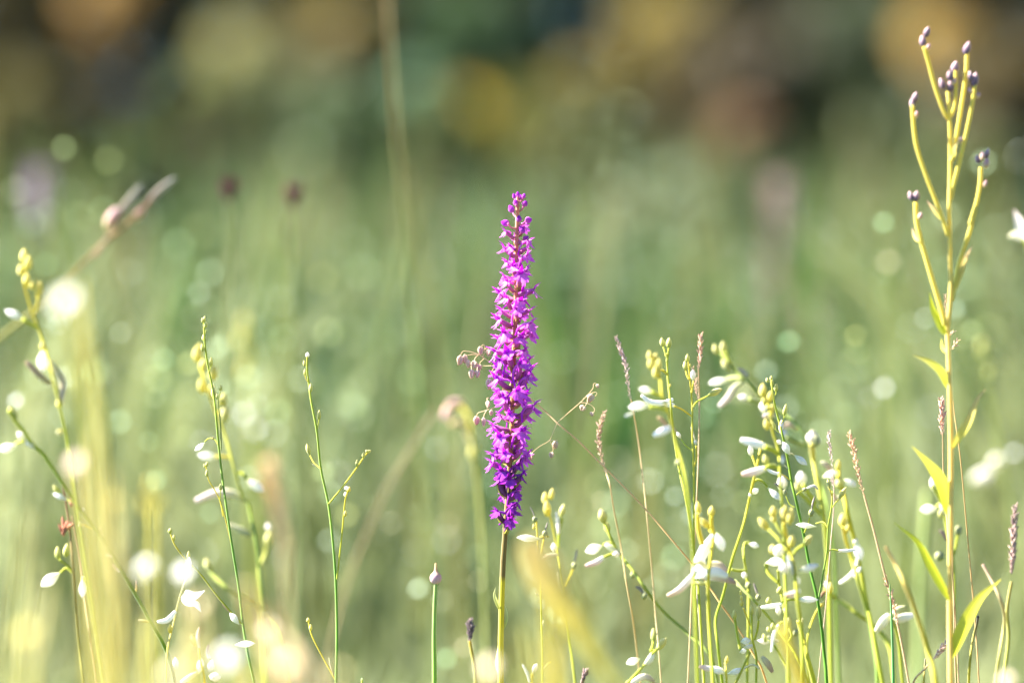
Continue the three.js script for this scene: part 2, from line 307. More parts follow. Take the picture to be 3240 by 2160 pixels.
sward('short_turf', 'low green turf at the feet of the flowering stems', 'grass', 26000, () => { const D = rr(0.8, 4.3), half = 0.09 * D + 0.9; return [rr(-half, half), D0 - D, rr(0.04, 0.095), rr(0.002, 0.005), 0.6]; });
{ // small pale discs painted as glints of sun and sky on the grass
  const pos = [], idx = [], col = [];
  for (let i = 0; i < 2000; i++) {
    const [x0, z, D] = far(3.5, 9, 1.2), x = x0 * 0.7, y = (0.13 + 0.20 * noise(x * 1.9, z)) * rr(0.75, 1.3), r = rr(0.0016, 0.0032) * (D > 5.5 ? 1.25 : 1), n = V(-0.6 + rr(-0.3, 0.3), 0.5 + rr(-0.3, 0.3), 0.6 + rr(-0.3, 0.3)).normalize(), a = V(0, 1, 0).cross(n).normalize(), b = V().crossVectors(n, a), o = pos.length / 3;
    const k = mix([C(0.60, 0.70, 0.56), C(0.70, 0.76, 0.68), C(0.58, 0.60, 0.20), C(0.62, 0.56, 0.36)][Math.floor(rnd() * 4)], C(0.34, 0.56, 0.28), rnd());
    pos.push(x, y, z); for (let j = 0; j < 8; j++) { const t = j / 8 * 6.283, q = V(x, y, z).addScaledVector(a, Math.cos(t) * r).addScaledVector(b, Math.sin(t) * r * 0.8).addScaledVector(n, -r * 0.25); pos.push(q.x, q.y, q.z); idx.push(o, o + 1 + j, o + 1 + (j + 1) % 8); }
    for (let j = 0; j < 9; j++) col.push(k.r, k.g, k.b);
  }
  const g = mesh(pos, idx); g.setAttribute('color', new THREE.Float32BufferAttribute(col, 3));
  const o = part('painted_glints', g, VC(0.3), scene); o.userData = { kind: 'stuff', label: 'small pale discs painted as glints on leaves across the blurred meadow', category: 'leaves' };
}

// ------------------------------------------------------------------ the orchid
const orchidG = (() => {
  const stemPts = [];
  use(1400, 580, 500, 1307); for (const p of [[625, 85], [622, 200], [615, 400], [612, 600], [610, 760], [607, 960], [603, 1150], [592, 1380]]) stemPts.push(full(p));
  use(1400, 1120, 500, 1307); for (const p of [[590, 60], [582, 300], [575, 560], [565, 760], [555, 960], [543, 1140], [533, 1290], [522, 1420]]) stemPts.push(full(p));
  use(640, 1500, 1000, 2352); for (const p of [[2255, 430], [2240, 640], [2230, 900], [2225, 1100], [2222, 1300], [2222, 1552]]) stemPts.push(full(p));
  use(0, 0, 1, 1);
  const STEM = [C(0.60, 0.26, 0.18), C(0.40, 0.19, 0.09), C(0.20, 0.15, 0.045), C(0.52, 0.46, 0.035)];
  const o = new Plant('orchid', 'tall magenta purple orchid spike standing sharp in the middle of the meadow', 'orchid', null, D0, stemPts, [11, 20], [STEM[0], STEM[3]], { wob: 0 });
  const st = o.g.children[0]; setCol(st.geometry, (t, p) => { const y = p.y; return y > 0.30 ? mix(STEM[1], STEM[0], (y - 0.30) / 0.06) : y > 0.2 ? mix(STEM[2], STEM[1], (y - 0.22) / 0.06) : mix(STEM[3], STEM[2], (y - 0.198) / 0.024); });
  const spine = y => { for (let i = 1; i < stemPts.length; i++) if (y <= stemPts[i][1]) { const a = stemPts[i - 1], b = stemPts[i], t = (y - a[1]) / (b[1] - a[1]); return o.pt([a[0] + (b[0] - a[0]) * t, y]); } };
  const mm = 0.001;
  // petal from the origin along +Y, its face towards +Z
  const petal = (L, W, bend, cup, c0, c1, shape = leafW) => setCol(blade([V(0, 0, 0), V(0, L * 0.5 * mm, bend * 0.15 * L * mm), V(0, L * mm, bend * L * mm)], shape(W * mm), V(1, 0, 0), cup, 4, 6), (t) => mix(c0, c1, t));
  const put = (g, rx, ry, rz, p) => g.applyMatrix4(new THREE.Matrix4().compose(p, new THREE.Quaternion().setFromEuler(new THREE.Euler(rx, ry, rz, 'ZYX')), V(1, 1, 1)));
  const pet = VC(0.45, 0.6, 0.25), dull = VC(0.1, 0.5, 0.5), leafy = VC(0.35, 0.6, 0.4);
  const variants = [];
  for (let v = 0; v < 18; v++) {
    const tone = v % 3;       // 0 fresh upper flowers, 2 old lower ones with shade painted in too
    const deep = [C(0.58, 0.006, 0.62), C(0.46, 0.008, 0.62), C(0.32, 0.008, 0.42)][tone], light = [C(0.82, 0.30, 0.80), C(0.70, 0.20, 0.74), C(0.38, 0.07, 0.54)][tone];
    const rise = tone === 2 ? rr(0.85, 1.25) : rr(0.3, 0.8), out = tone === 2 ? 5.2 : 6.4, end = V(rr(-0.5, 0.5), out * rise, out).multiplyScalar(mm);
    const r = {};
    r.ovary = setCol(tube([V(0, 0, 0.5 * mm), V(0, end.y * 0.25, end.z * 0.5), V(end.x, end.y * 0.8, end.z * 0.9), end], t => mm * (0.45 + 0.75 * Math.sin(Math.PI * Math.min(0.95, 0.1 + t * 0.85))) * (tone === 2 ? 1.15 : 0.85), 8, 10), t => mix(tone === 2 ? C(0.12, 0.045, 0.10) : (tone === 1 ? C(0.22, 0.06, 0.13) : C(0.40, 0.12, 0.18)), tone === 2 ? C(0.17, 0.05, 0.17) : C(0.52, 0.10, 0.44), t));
    r.bract = put(setCol(blade([V(0, 0, 0), V(0, 3.2 * mm, 0.9 * mm), V(0, 7.2 * mm, 0.2 * mm)], leafW(2.1 * mm), V(1, 0, 0), -0.3, 4, 6), t => tone === 2 ? mix(C(0.30, 0.32, 0.05), C(0.44, 0.40, 0.10), t) : mix(C(0.28, 0.22, 0.05), C(0.46, 0.24, 0.16), t)), 0.75, 0, 0, V(0, -0.9 * mm, 0.8 * mm));
    const sep = s => put(petal(rr(3.6, 4.6), rr(1.6, 2.1), rr(-0.15, 0.3), rr(0.05, 0.25), light, deep), rr(-0.2, 0.25), s * rr(-0.2, 0.4), -s * rr(1.5, 2.1), end.clone());
    const hood = [petal(rr(3.2, 3.9), 2.2, 0.75, -0.3, deep, deep), put(petal(3.3, 2.0, 0.6, -0.2, deep, light), 0.1, 0.5, -0.45, V(0, 0, 0)), put(petal(3.3, 2.0, 0.6, -0.2, deep, light), 0.1, -0.5, 0.45, V(0, 0, 0))];
    r.hood = mergeGeometries(hood.map(g => put(g, 0.15, 0, 0, end.clone())));
    const lobe = (L, W, rz) => put(petal(L, W, 0.25, 0.12, light, mix(light, deep, 0.75), w => t => w * Math.max(0.08, Math.sin(Math.PI * (0.12 + 0.80 * t)))), rr(-0.1, 0.2), 0, rz, V(0, 0, 0));
    r.lip = mergeGeometries([lobe(4.4, 2.3, Math.PI), lobe(3.7, 2.1, Math.PI - 0.66), lobe(3.7, 2.1, Math.PI + 0.66)].map(g => put(g, -0.35 + rr(-0.2, 0.2), rr(-0.2, 0.2), 0, end.clone().add(V(0, -0.2 * mm, 0.6 * mm)))));
    r.sepals = [sep(1), sep(-1)];
    const sx = rr(-5, 5), sy = rr(-7, -1.5), sz = rr(-6, -2);
    r.spur = setCol(tube([end.clone(), end.clone().add(V(sx * 0.25, -0.5, sz * 0.6).multiplyScalar(mm)), end.clone().add(V(sx * 0.7, sy * 0.5, sz * 1.1).multiplyScalar(mm)), end.clone().add(V(sx * 1.3, sy * 1.1, sz).multiplyScalar(mm))], t => mm * (0.62 - 0.3 * t), 6, 12), t => mix(light, deep, t));
    variants.push(r);
  }
  const N = 92; let az = 0.3;
  for (let i = 0; i < N; i++) {
    const t = i / (N - 1), y = 742 + (1684 - 742) * Math.pow(t, 0.97) + rr(-4, 4);
    az += 2.399 + rr(-0.35, 0.35);
    const side = Math.sin(az);
    if (y > 845 && y < 882 && side > 0.1) continue;                       // the bare stretch on the right
    if (y > 1590 && rnd() < 0.3) continue;
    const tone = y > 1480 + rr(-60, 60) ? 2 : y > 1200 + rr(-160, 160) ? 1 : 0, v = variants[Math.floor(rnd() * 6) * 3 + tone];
    const f = new THREE.Group(); f.name = 'flower'; o.g.add(f);
    f.position.copy(spine(y)); f.rotation.set(rr(-0.35, 0.3), az, rr(-0.4, 0.4), 'YXZ');
    f.scale.setScalar((y < 790 ? 0.86 : y < 900 ? 0.98 : y < 1150 ? 1.10 : y < 1500 ? 1.16 : 1.0) * rr(0.78, 1.16));
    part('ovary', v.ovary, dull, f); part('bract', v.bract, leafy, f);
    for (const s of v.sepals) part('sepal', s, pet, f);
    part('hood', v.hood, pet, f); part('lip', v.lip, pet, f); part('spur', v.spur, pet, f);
  }
  // buds at the tip
  const budG = setCol(podShapes.bud.clone(), (t, p) => mix(C(0.55, 0.16, 0.50), C(0.40, 0.015, 0.55), p.y * 1.5 + 0.6));
  use(1400, 580, 500, 1307);
  for (const [X, Y, w, l, a, sx, sy] of [[592, 105, 26, 44, -12, 618, 150], [623, 92, 30, 46, 0, 624, 130], [645, 112, 28, 38, 8, 626, 145], [673, 104, 28, 38, 22, 630, 160], [604, 158, 34, 48, -5, 620, 200], [682, 166, 40, 48, 28, 630, 235], [568, 210, 44, 60, -28, 618, 290], [632, 292, 40, 52, 8, 617, 350], [712, 303, 46, 52, 75, 622, 340], [518, 327, 48, 62, -75, 615, 372], [658, 387, 46, 52, 20, 615, 430], [690, 455, 40, 50, 50, 617, 480]]) {
    const g = part('bud', budG, pet, o.g), r = a * Math.PI / 180, d = RIGHT.clone().multiplyScalar(Math.sin(r)).addScaledVector(UP, Math.cos(r)).addScaledVector(BACK, rr(-0.2, 0.4)).normalize();
    const z = rr(-0.003, 0.003); g.position.copy(o.pt([X, Y, z])); g.quaternion.setFromUnitVectors(V(0, 1, 0), d); g.scale.set(o.m(w) * 1.25, o.m(l) * 1.2, o.m(w) * 1.25);
    o.limb([[sx, sy], [(sx + X) / 2 + 2, (sy + Y) / 2 + l * 0.25, z / 2], [X - Math.sin(r) * l * 0.4, Y + Math.cos(r) * l * 0.4, z]], 13, 17, C(0.50, 0.22, 0.16), C(0.56, 0.14, 0.36), 'ovary');
  }
  use(640, 1500, 1000, 2352);
  const lc = [C(0.36, 0.40, 0.08), C(0.62, 0.62, 0.28)];
  o.leaf([[2222, 1025], [2190, 960], [2172, 900], [2184, 838]], 30, lc[0], lc[1], 0.4, 'stem_leaf', V(0.9, 0, 0.4));
  o.leaf([[2240, 1150], [2262, 1080], [2262, 1020], [2250, 965]], 22, lc[0], lc[1], 0.4, 'stem_leaf', V(0.8, 0, 0.6));
  o.leaf([[2215, 1500], [2192, 1420], [2195, 1340], [2208, 1240]], 30, lc[0], lc[1], 0.4, 'stem_leaf', V(0.8, 0, 0.6));
  return o;
})();

// ------------------------------------------------------------------ quaking grass crossing behind the orchid
{
  const pts = []; 
  use(1400, 1120, 500, 1307); for (const p of [[420, 90], [600, 255], [745, 383], [850, 472], [948, 568], [1120, 715], [1300, 895]]) pts.push(full(p));
  use(1600, 1500, 700, 1663); for (const p of [[1050, 260], [1265, 510], [1395, 665]]) pts.push(full(p));
  use(2200, 1560, 560, 1463); for (const p of [[120, 780], [215, 920], [310, 1050], [400, 1190], [480, 1330], [560, 1470]]) pts.push(full(p));
  use(0, 0, 1, 1);
  const GOLD = C(0.74, 0.48, 0.17), S0 = C(0.78, 0.60, 0.38);
  const q = new Plant('quaking_grass', 'golden quaking grass stalk leaning behind the orchid with dangling heart shaped spikelets', 'grass stem', null, [D0 + 0.018, D0 - 0.01], pts, [4, 7.5], [S0, GOLD], { wob: 0.001 });
  // a spikelet: overlapping scales in two rows
  const scales = []; for (let i = 0; i < 9; i++) { const t = i / 8, s = i % 2 ? 1 : -1, g = pod(u => 0.5 * Math.sin(Math.PI * Math.pow(u, 0.8)), 7, 6); const tone = mix(C(0.78, 0.66, 0.52), C(0.58, 0.38, 0.26), t * 0.7 + rr(-0.1, 0.2)); setCol(g, u => tone); g.userData = {}; const wd = Math.sin(Math.PI * (0.14 + 0.74 * t)); g.scale(0.22 + 0.42 * wd, 0.40, 0.2 + 0.36 * wd); g.rotateZ(s * 0.6); g.translate(s * 0.2 * wd, 0.36 - 0.72 * t, rr(-0.03, 0.03)); scales.push(g); }
  const spk = mergeGeometries(scales), sm = VC(0.4, 0.6);
  const hang = list => { for (const [X, Y, w, l, a = 0] of list) { const o = part('spikelet', spk, sm, q.g); o.position.copy(q.pt([X, Y])); o.rotation.set(rr(-0.3, 0.3), rr(-0.8, 0.8), -a * Math.PI / 180); o.scale.set(q.m(w) * 1.25, q.m(l) * 1.08, q.m(w) * 1.1); } };
  const thread = list => { for (const l of list) q.limb(l, 5, 3.6, S0, S0, 'thread'); };
  use(1400, 580, 500, 1307);
  thread([[[408, 1490], [300, 1415], [220, 1390], [170, 1388], [148, 1420]], [[300, 1415], [240, 1415], [190, 1425]], [[330, 1440], [350, 1385], [340, 1332], [318, 1350]], [[346, 1395], [360, 1362], [385, 1368]], [[300, 1415], [270, 1445], [264, 1475]], [[415, 1508], [330, 1508], [300, 1500]], [[345, 1447], [312, 1480], [306, 1500]]]);
  hang([[315, 1382, 44, 64], [380, 1400, 46, 52], [145, 1462, 50, 76, 10], [186, 1450, 36, 70], [212, 1490, 40, 66, -5], [262, 1500, 54, 62], [300, 1522, 48, 52]]);
  use(1400, 1120, 500, 1307);
  thread([[[420, 120], [395, 170], [388, 208]], [[248, 60], [238, 100], [240, 130]], [[290, 100], [287, 120], [287, 140]], [[380, 362], [368, 366], [374, 392]], [[470, 425], [350, 468], [290, 490], [281, 520]], [[365, 465], [345, 500], [340, 532]], [[412, 445], [406, 455], [403, 468]],
    [[948, 568], [1050, 478], [1145, 395], [1225, 310], [1246, 278], [1250, 246], [1264, 240], [1280, 252]], [[1165, 370], [1230, 325], [1268, 315], [1278, 324], [1265, 345], [1245, 350]], [[1145, 400], [1200, 408], [1240, 430], [1258, 455], [1254, 476], [1243, 484]], [[1200, 375], [1196, 405], [1180, 428]],
    [[948, 568], [918, 640], [885, 712], [800, 765], [745, 812], [735, 822]], [[885, 712], [930, 715], [952, 712], [945, 728]], [[885, 712], [905, 750], [915, 790], [905, 816]]]);
  hang([[240, 162, 44, 70], [288, 163, 42, 60], [385, 245, 50, 86], [428, 200, 30, 52], [375, 415, 36, 56], [283, 548, 56, 66], [340, 560, 32, 68], [403, 485, 30, 46], [1160, 446, 50, 46, 20], [1225, 365, 54, 68, 25], [1284, 264, 25, 36, -20], [1237, 496, 36, 36], [733, 846, 34, 60], [935, 750, 46, 60, 0], [902, 834, 38, 46]]);
}

// ------------------------------------------------------------------ the tall budding plant on the right
{
  const pts = []; use(2760, 60, 480, 1176); for (const p of [[588, 560], [600, 700], [606, 900], [606, 1200], [600, 1500]]) pts.push(full(p));
  use(2760, 640, 480, 990); for (const p of [[508, 150], [512, 400], [514, 560], [505, 720], [495, 850], [500, 1000], [510, 1250], [515, 1500]]) pts.push(full(p));
  use(2600, 1300, 640, 1167); for (const p of [[748, 300], [745, 600], [742, 900], [740, 1200], [745, 1568]]) pts.push(full(p));
  use(0, 0, 1, 1);
  const S = C(0.76, 0.64, 0.12), S2 = C(0.78, 0.60, 0.17);
  const p = new Plant('budding_plant', 'tall yellow green branching plant with purple buds at the right of the frame', 'wildflower', null, D0 - 0.085, pts, [11, 17.5], [S, S2], { wob: 0.002 });
  use(2760, 60, 480, 1176);
  for (const [l, a, b] of [[[[600, 780], [575, 750], [500, 560], [440, 340], [405, 215]], 34, 34], [[[618, 1100], [640, 1000], [690, 700], [730, 420], [738, 250]], 34, 36], [[[608, 1400], [625, 1320], [680, 1100], [740, 850], [782, 640], [800, 500]], 40, 32], [[[610, 760], [640, 680], [652, 560], [648, 400]], 30, 26], [[[590, 1680], [550, 1550], [430, 1240], [345, 980], [322, 800], [315, 670]], 34, 34], [[[760, 1590], [812, 1420], [838, 1280], [845, 1150]], 34, 34]]) p.limb(l, a, b, S);
  for (const [X, Y, w, l, a] of [[427, 100, 56, 88, 18], [393, 168, 56, 95, -8], [738, 225, 68, 110, 18], [645, 375, 66, 104, 10], [605, 440, 60, 84, -8], [545, 500, 52, 96, -20], [798, 468, 68, 118, 10], [765, 440, 50, 80, -12], [335, 605, 56, 84, 16], [312, 655, 52, 84, -6], [820, 1085, 48, 72, -14], [895, 1040, 46, 84, 12], [345, 1372, 58, 84, 10], [300, 1370, 44, 80, -14], [612, 512, 58, 110, 4]]) p.bud(X, Y, w, l, a, 'p');
  for (const [X, Y, w, l, a] of [[437, 218, 38, 62, 20], [858, 1060, 44, 74, 0], [888, 1118, 56, 86, 15], [640, 482, 40, 62, 20], [822, 592, 46, 56, 40], [764, 556, 34, 60, -25], [880, 1278, 36, 64, 15], [372, 1528, 38, 52, 20], [690, 935, 36, 56, 30], [345, 740, 34, 60, 10]]) p.bud(X, Y, w, l, a, 'k');
  p.leaf([[555, 1560], [480, 1470], [425, 1405]], 34, S, C(0.40, 0.24, 0.2), 0.3);
  p.leaf([[640, 1090], [640, 1000], [690, 920]], 34, S, C(0.6, 0.5, 0.3), 0.3);
  use(2760, 640, 480, 990);
  p.limb([[478, 800], [440, 660], [372, 430], [318, 240], [290, 120], [285, 0]], 36, 32, S).limb([[520, 640], [545, 500], [585, 340], [632, 210], [680, 30]], 34, 32, S);
  p.bud(316, 85, 34, 44, 20, 'k').leaf([[310, 255], [280, 215], [262, 165]], 26, S, ROSY, 0.3);
  const L1 = C(0.46, 0.50, 0.03), L2 = C(0.62, 0.56, 0.08);
  p.leaf([[480, 860], [445, 780], [400, 690], [376, 585]], 52, L1, L1).leaf([[530, 600], [590, 440], [620, 350], [660, 280]], 40, L2, ROSY).leaf([[505, 1210], [455, 1100], [370, 1035], [265, 995]], 52, L1, C(0.4, 0.36, 0.1)).leaf([[530, 1600], [600, 1490], [640, 1420], [690, 1290], [742, 1218]], 54, L2, C(0.46, 0.34, 0.16)).leaf([[490, 980], [462, 940], [455, 885]], 26, L2, L2);
  use(2600, 1300, 640, 1167);
  p.leaf([[742, 600], [700, 410], [630, 310], [523, 203]], 72, L1, L2).leaf([[740, 1085], [640, 900], [560, 760], [418, 642]], 50, L1, L1).leaf([[748, 1420], [830, 1240], [920, 1080], [1038, 970]], 76, L1, L2);
}

// ------------------------------------------------------------------ other stems, left to right
const GW = 'budding white wildflower stems', GG = 'dry grass stems gone to seed', WF = 'wildflower';
const FRONT = D0 - 0.13, REAR = D0 + 0.15;

{ // far left, a little before the focus
  use(0, 760, 620, 1389);
  new Plant('white_wildflower', 'soft yellow budding stem rising along the left edge above the bright white glow', WF, GW, D0 - 0.14, [[165, 300], [220, 500], [290, 680], [370, 960], [440, 1250], [480, 1450], [520, 1750]], [16, 26], [YELLOW, LIME])
    .buds([[165, 110, 62, 105], [195, 162, 62, 115, 8], [150, 212, 70, 90, -15], [185, 280, 58, 112], [232, 312, 50, 84, 12], [275, 350, 60, 130, 8]], 'y').limb([[245, 510], [262, 450], [272, 400]], 22, 24, YELLOW)
    .bud(105, 530, 78, 165, -65, 'w').limb([[262, 620], [215, 590], [160, 560]], 28, 32, LIME, LIME, 'flower_stalk').bud(300, 850, 88, 165, 180, 'w').bud(300, 750, 48, 64, 0, 'y')
    .strip([[360, 1025], [280, 960], [180, 860]], 46, C(0.5, 0.45, 0.2), ROSY).strip([[350, 850], [400, 930], [440, 1010], [425, 1150]], 48, C(0.6, 0.55, 0.2), C(0.66, 0.55, 0.45)).bud(420, 1150, 50, 80, 10, 'y').strip([[440, 1350], [400, 1370]], 34, YELLOW, PALE);
  const c = []; for (const p of [[60, 1205], [110, 1290], [165, 1355], [230, 1450]]) c.push(full(p));
  use(0, 1400, 820, 1692); for (const p of [[270, 65], [350, 180], [420, 290], [490, 390], [560, 490], [650, 610], [760, 780], [870, 970], [970, 1150], [1080, 1350], [1140, 1568]]) c.push(full(p));
  use(0, 0, 1, 1);
  const P = new Plant('white_wildflower', 'green stem arching left across the lower left corner with withered bits', WF, GW, [D0 - 0.13, D0 - 0.005], c, [13, 12], [LIME, C(0.16, 0.28, 0.03)], { wob: 0.001 });
  use(0, 760, 620, 1389);
  P.bud(85, 1225, 58, 105, -30, 'g').bud(50, 1470, 82, 150, -105, 'w').limb([[165, 1420], [110, 1440]], 22, 26, LIME).bud(150, 1390, 52, 92, -45, 'v').bud(210, 1450, 56, 105, -45, 'w');
  use(0, 1400, 820, 1692);
  P.bud(365, 305, 40, 72, -35, 'g').bud(392, 355, 44, 118, -65, 'w').ped([[490, 400], [450, 378], [430, 372]]).bud(535, 442, 26, 32, 0, 'v').ped([[600, 565], [560, 545], [530, 535]], 10, YELLOW).strip([[540, 545], [520, 520], [505, 545]], 18).strip([[665, 615], [655, 585], [650, 552]], 20).strip([[735, 745], [705, 735], [688, 732]], 20).strip([[780, 845], [755, 820], [735, 795]], 22).strip([[880, 995], [888, 950], [885, 905]], 20, YELLOW, ROSY).strip([[970, 1172], [935, 1165], [900, 1160]], 18, YELLOW, C(0.6, 0.5, 0.3));
  const BR = C(0.20, 0.10, 0.07);
  new Plant('dry_stem', 'reddish brown withered stem with a ragged head at the lower left', 'dry stem', 'dry stems at the lower left', D0 - 0.07, [[400, 250], [430, 410], [455, 600], [470, 780], [490, 1050], [515, 1350], [540, 1568]], [14, 18], [BR, C(0.25, 0.24, 0.06)])
    .head([[440, 540], [415, 570], [405, 610]], 62, 14, C(0.42, 0.17, 0.10), BR, 'withered_head').head([[470, 385], [460, 420]], 40, 8, C(0.42, 0.2, 0.12), BR, 'withered_head')
    .bud(375, 722, 50, 92, -5, 'g').bud(432, 702, 48, 94, 8, 'g').ped([[466, 830], [420, 790], [385, 765]], 16).bud(328, 892, 78, 165, -125, 'w').ped([[470, 850], [430, 820], [392, 848]], 18);
  new Plant('dry_stem', 'straw coloured stem beside the brown one with one white hanging flower', 'dry stem', 'dry stems at the lower left', D0 - 0.06, [[465, 480], [520, 780], [545, 1000], [580, 1250], [625, 1568]], [9, 14], [C(0.5, 0.36, 0.2), STRAW])
    .bud(535, 950, 62, 130, 180, 'w').bud(540, 890, 34, 40, 0, 'g');
  new Plant('white_wildflower', 'broken open white flower on a pale stalk at the lower left', WF, GW, D0 - 0.03, [[1215, 880], [1170, 1010], [1130, 1180], [1090, 1360], [1080, 1568]], [9, 13], [PALE, YELLOW])
    .leaf([[1210, 985], [1265, 1000], [1335, 965]], 62, WHITE, WHITE, 0.4, 'petal', V(0.2, 0.95, 0.25)).leaf([[1215, 1000], [1275, 1040], [1310, 1105]], 66, WHITE, WHITE, 0.4, 'petal', V(0.9, -0.3, 0.2)).leaf([[1200, 985], [1240, 1040], [1285, 1060]], 66, WHITE, WHITE, 0.4, 'petal', V(0.6, 0.7, 0.2))
    .strip([[1145, 1100], [1090, 1160], [1025, 1172]], 34, WHITE, WHITE).bud(1108, 1215, 40, 60, 0, 'y').bud(1230, 800, 40, 110, 5, 'v').bud(1145, 1440, 46, 80, -5, 'v');
  new Plant('white_wildflower', 'pale withered flower spike touching the bottom edge at the left', WF, GW, D0 - 0.05, [[1300, 1290], [1300, 1380], [1320, 1470], [1335, 1568]], [12, 16], [YELLOW, YELLOW])
    .strip([[1300, 1340], [1290, 1270], [1300, 1205]], 36, WHITE, ROSY).bud(1262, 1290, 44, 90, -20, 'y').bud(1305, 1460, 54, 112, 10, 'w').strip([[1365, 1410], [1355, 1370], [1362, 1320]], 40, WHITE, ROSY).bud(1375, 1460, 44, 90, 15, 'v').strip([[1180, 1568], [1240, 1530], [1290, 1500]], 34, WHITE, PALE).bud(1400, 1530, 60, 80, 100, 'v');
}
{ // the three crisp stems left of the orchid
  use(560, 960, 680, 1616);
  const a = []; for (const p of [[200, 145], [205, 280], [225, 440], [265, 640], [290, 830], [310, 1060], [335, 1280], [370, 1540]]) a.push(full(p));
  use(640, 1500, 1000, 2352); for (const p of [[215, 500], [270, 850], [300, 1110], [340, 1350], [385, 1552]]) a.push(full(p));
  use(0, 0, 1, 1);
  const A = new Plant('white_wildflower', 'crisp slender green stem with tiny buds and two side shoots, left third of the frame', WF, GW, D0 - 0.012, a, [5.5, 9], [LIME, C(0.17, 0.33, 0.05)], { wob: 0.002 });
  use(560, 960, 680, 1616);
  A.buds([[190, 128, 26, 42, -8], [203, 116, 26, 46, 12], [214, 160, 28, 46, 6], [199, 255, 30, 58], [188, 330, 30, 62, -6], [254, 442, 32, 78, 3], [270, 668, 36, 92, -5], [325, 637, 28, 52, 8], [300, 697, 28, 52]]).limb([[330, 1100], [325, 900], [306, 740], [316, 690], [324, 660]], 12, 9, C(0.3, 0.36, 0.1)).ped([[216, 200], [212, 215], [206, 235]], 7).ped([[232, 520], [245, 500], [253, 475]], 7)
    .bud(170, 1075, 44, 100, -130, 'w').ped([[306, 1060], [285, 1025], [262, 1014], [232, 1016], [206, 1038]], 9).strip([[275, 1022], [265, 1005]], 12, YELLOW, ROSY);
  A.limb([[345, 1600], [320, 1480], [280, 1400], [238, 1330], [215, 1225]], 10, 8, YELLOW).buds([[206, 1220, 24, 32, -25], [222, 1208, 26, 36, 12], [223, 1275, 28, 54]]).bud(326, 1380, 28, 54, 0, 'g').ped([[318, 1480], [326, 1440], [326, 1405]], 8);
  use(640, 1500, 1000, 2352); A.limb([[125, 180], [170, 330], [212, 505]], 10, 12, YELLOW, C(0.4, 0.3, 0.05));
  use(0, 1400, 820, 1692);
  A.limb([[1577, 1185], [1500, 1100], [1400, 980], [1300, 850], [1200, 750], [1135, 660], [1110, 590]], 13, 9, LIME, YELLOW).buds([[1108, 575, 32, 38], [1132, 622, 26, 46, 8], [1230, 735, 26, 58]]).ped([[1242, 792], [1236, 775], [1231, 760]], 8).bud(1530, 1150, 58, 100, -40, 'w').strip([[1500, 1110], [1470, 1080], [1450, 1055]], 8, STRAW, ROSY).bud(1595, 1315, 62, 140, 85, 'w').ped([[1610, 1330], [1660, 1300]], 10);
  use(560, 960, 680, 1616);
  const b = []; for (const p of [[978, 400], [976, 480], [990, 600], [1005, 720], [1050, 960], [1080, 1240], [1135, 1500]]) b.push(full(p));
  use(640, 1500, 1000, 2352); for (const p of [[970, 500], [990, 760], [998, 1000], [1000, 1300], [995, 1552]]) b.push(full(p));
  use(0, 0, 1, 1);
  const B = new Plant('white_wildflower', 'crisp green stem with three side shoots of small buds, nearest left of the orchid', WF, GW, D0 + 0.004, b, [5.5, 10], [LIME, C(0.18, 0.34, 0.05)], { wob: 0.002 });
  use(560, 960, 680, 1616);
  B.bud(979, 388, 36, 44, 5, 'v').buds([[957, 450, 28, 50, -8], [962, 520, 30, 60, -4], [1003, 633, 32, 68], [1067, 838, 36, 80, 2]]).ped([[1050, 960], [1058, 920], [1066, 876]], 8).bud(985, 1098, 38, 94, -14, 's').ped([[1078, 1240], [1030, 1200], [998, 1142]], 9, YELLOW).strip([[1040, 1225], [1015, 1205]], 9, PALE, PALE).ped([[985, 590], [968, 565], [962, 545]], 7, YELLOW)
    .limb([[1140, 1505], [1250, 1370], [1350, 1235], [1400, 1160], [1435, 1115]], 12, 9, LIME, YELLOW).buds([[1440, 1112, 26, 42, 70], [1402, 1138, 28, 48, 5], [1352, 1203, 30, 56]]).bud(1425, 1110, 22, 28, -40, 'g');
  use(640, 1500, 1000, 2352);
  B.limb([[1000, 780], [1040, 430], [1065, 180], [1085, 115]], 14, 11, LIME, YELLOW).bud(1072, 104, 34, 40, -50, 'v').bud(1090, 112, 32, 44, 10, 'y').bud(1065, 152, 30, 44, 0, 'v').bud(1063, 292, 28, 50, 4, 'y').limb([[992, 1535], [900, 1370], [810, 1190], [790, 1105]], 13, 10, YELLOW).bud(786, 1085, 32, 38, 0, 'y').bud(805, 1140, 28, 50, 0, 'y').strip([[975, 1495], [955, 1430], [940, 1365]], 16, STRAW, PALE);
  // the soft yellow stem behind the first
  use(560, 960, 680, 1616);
  const e = []; for (const p of [[170, 470], [215, 600], [275, 780], [350, 960], [430, 1250], [500, 1480]]) e.push(full(p));
  use(640, 1500, 1000, 2352); for (const p of [[330, 200], [400, 520], [440, 850], [470, 1200], [490, 1552]]) e.push(full(p));
  use(0, 0, 1, 1);
  const E = new Plant('white_wildflower', 'blurred yellow stem with a dense bud cluster just behind the crisp slender stem', WF, GW, D0 + 0.17, e, [8, 10], [YELLOW, C(0.2, 0.3, 0.04)]);
  use(560, 960, 680, 1616);
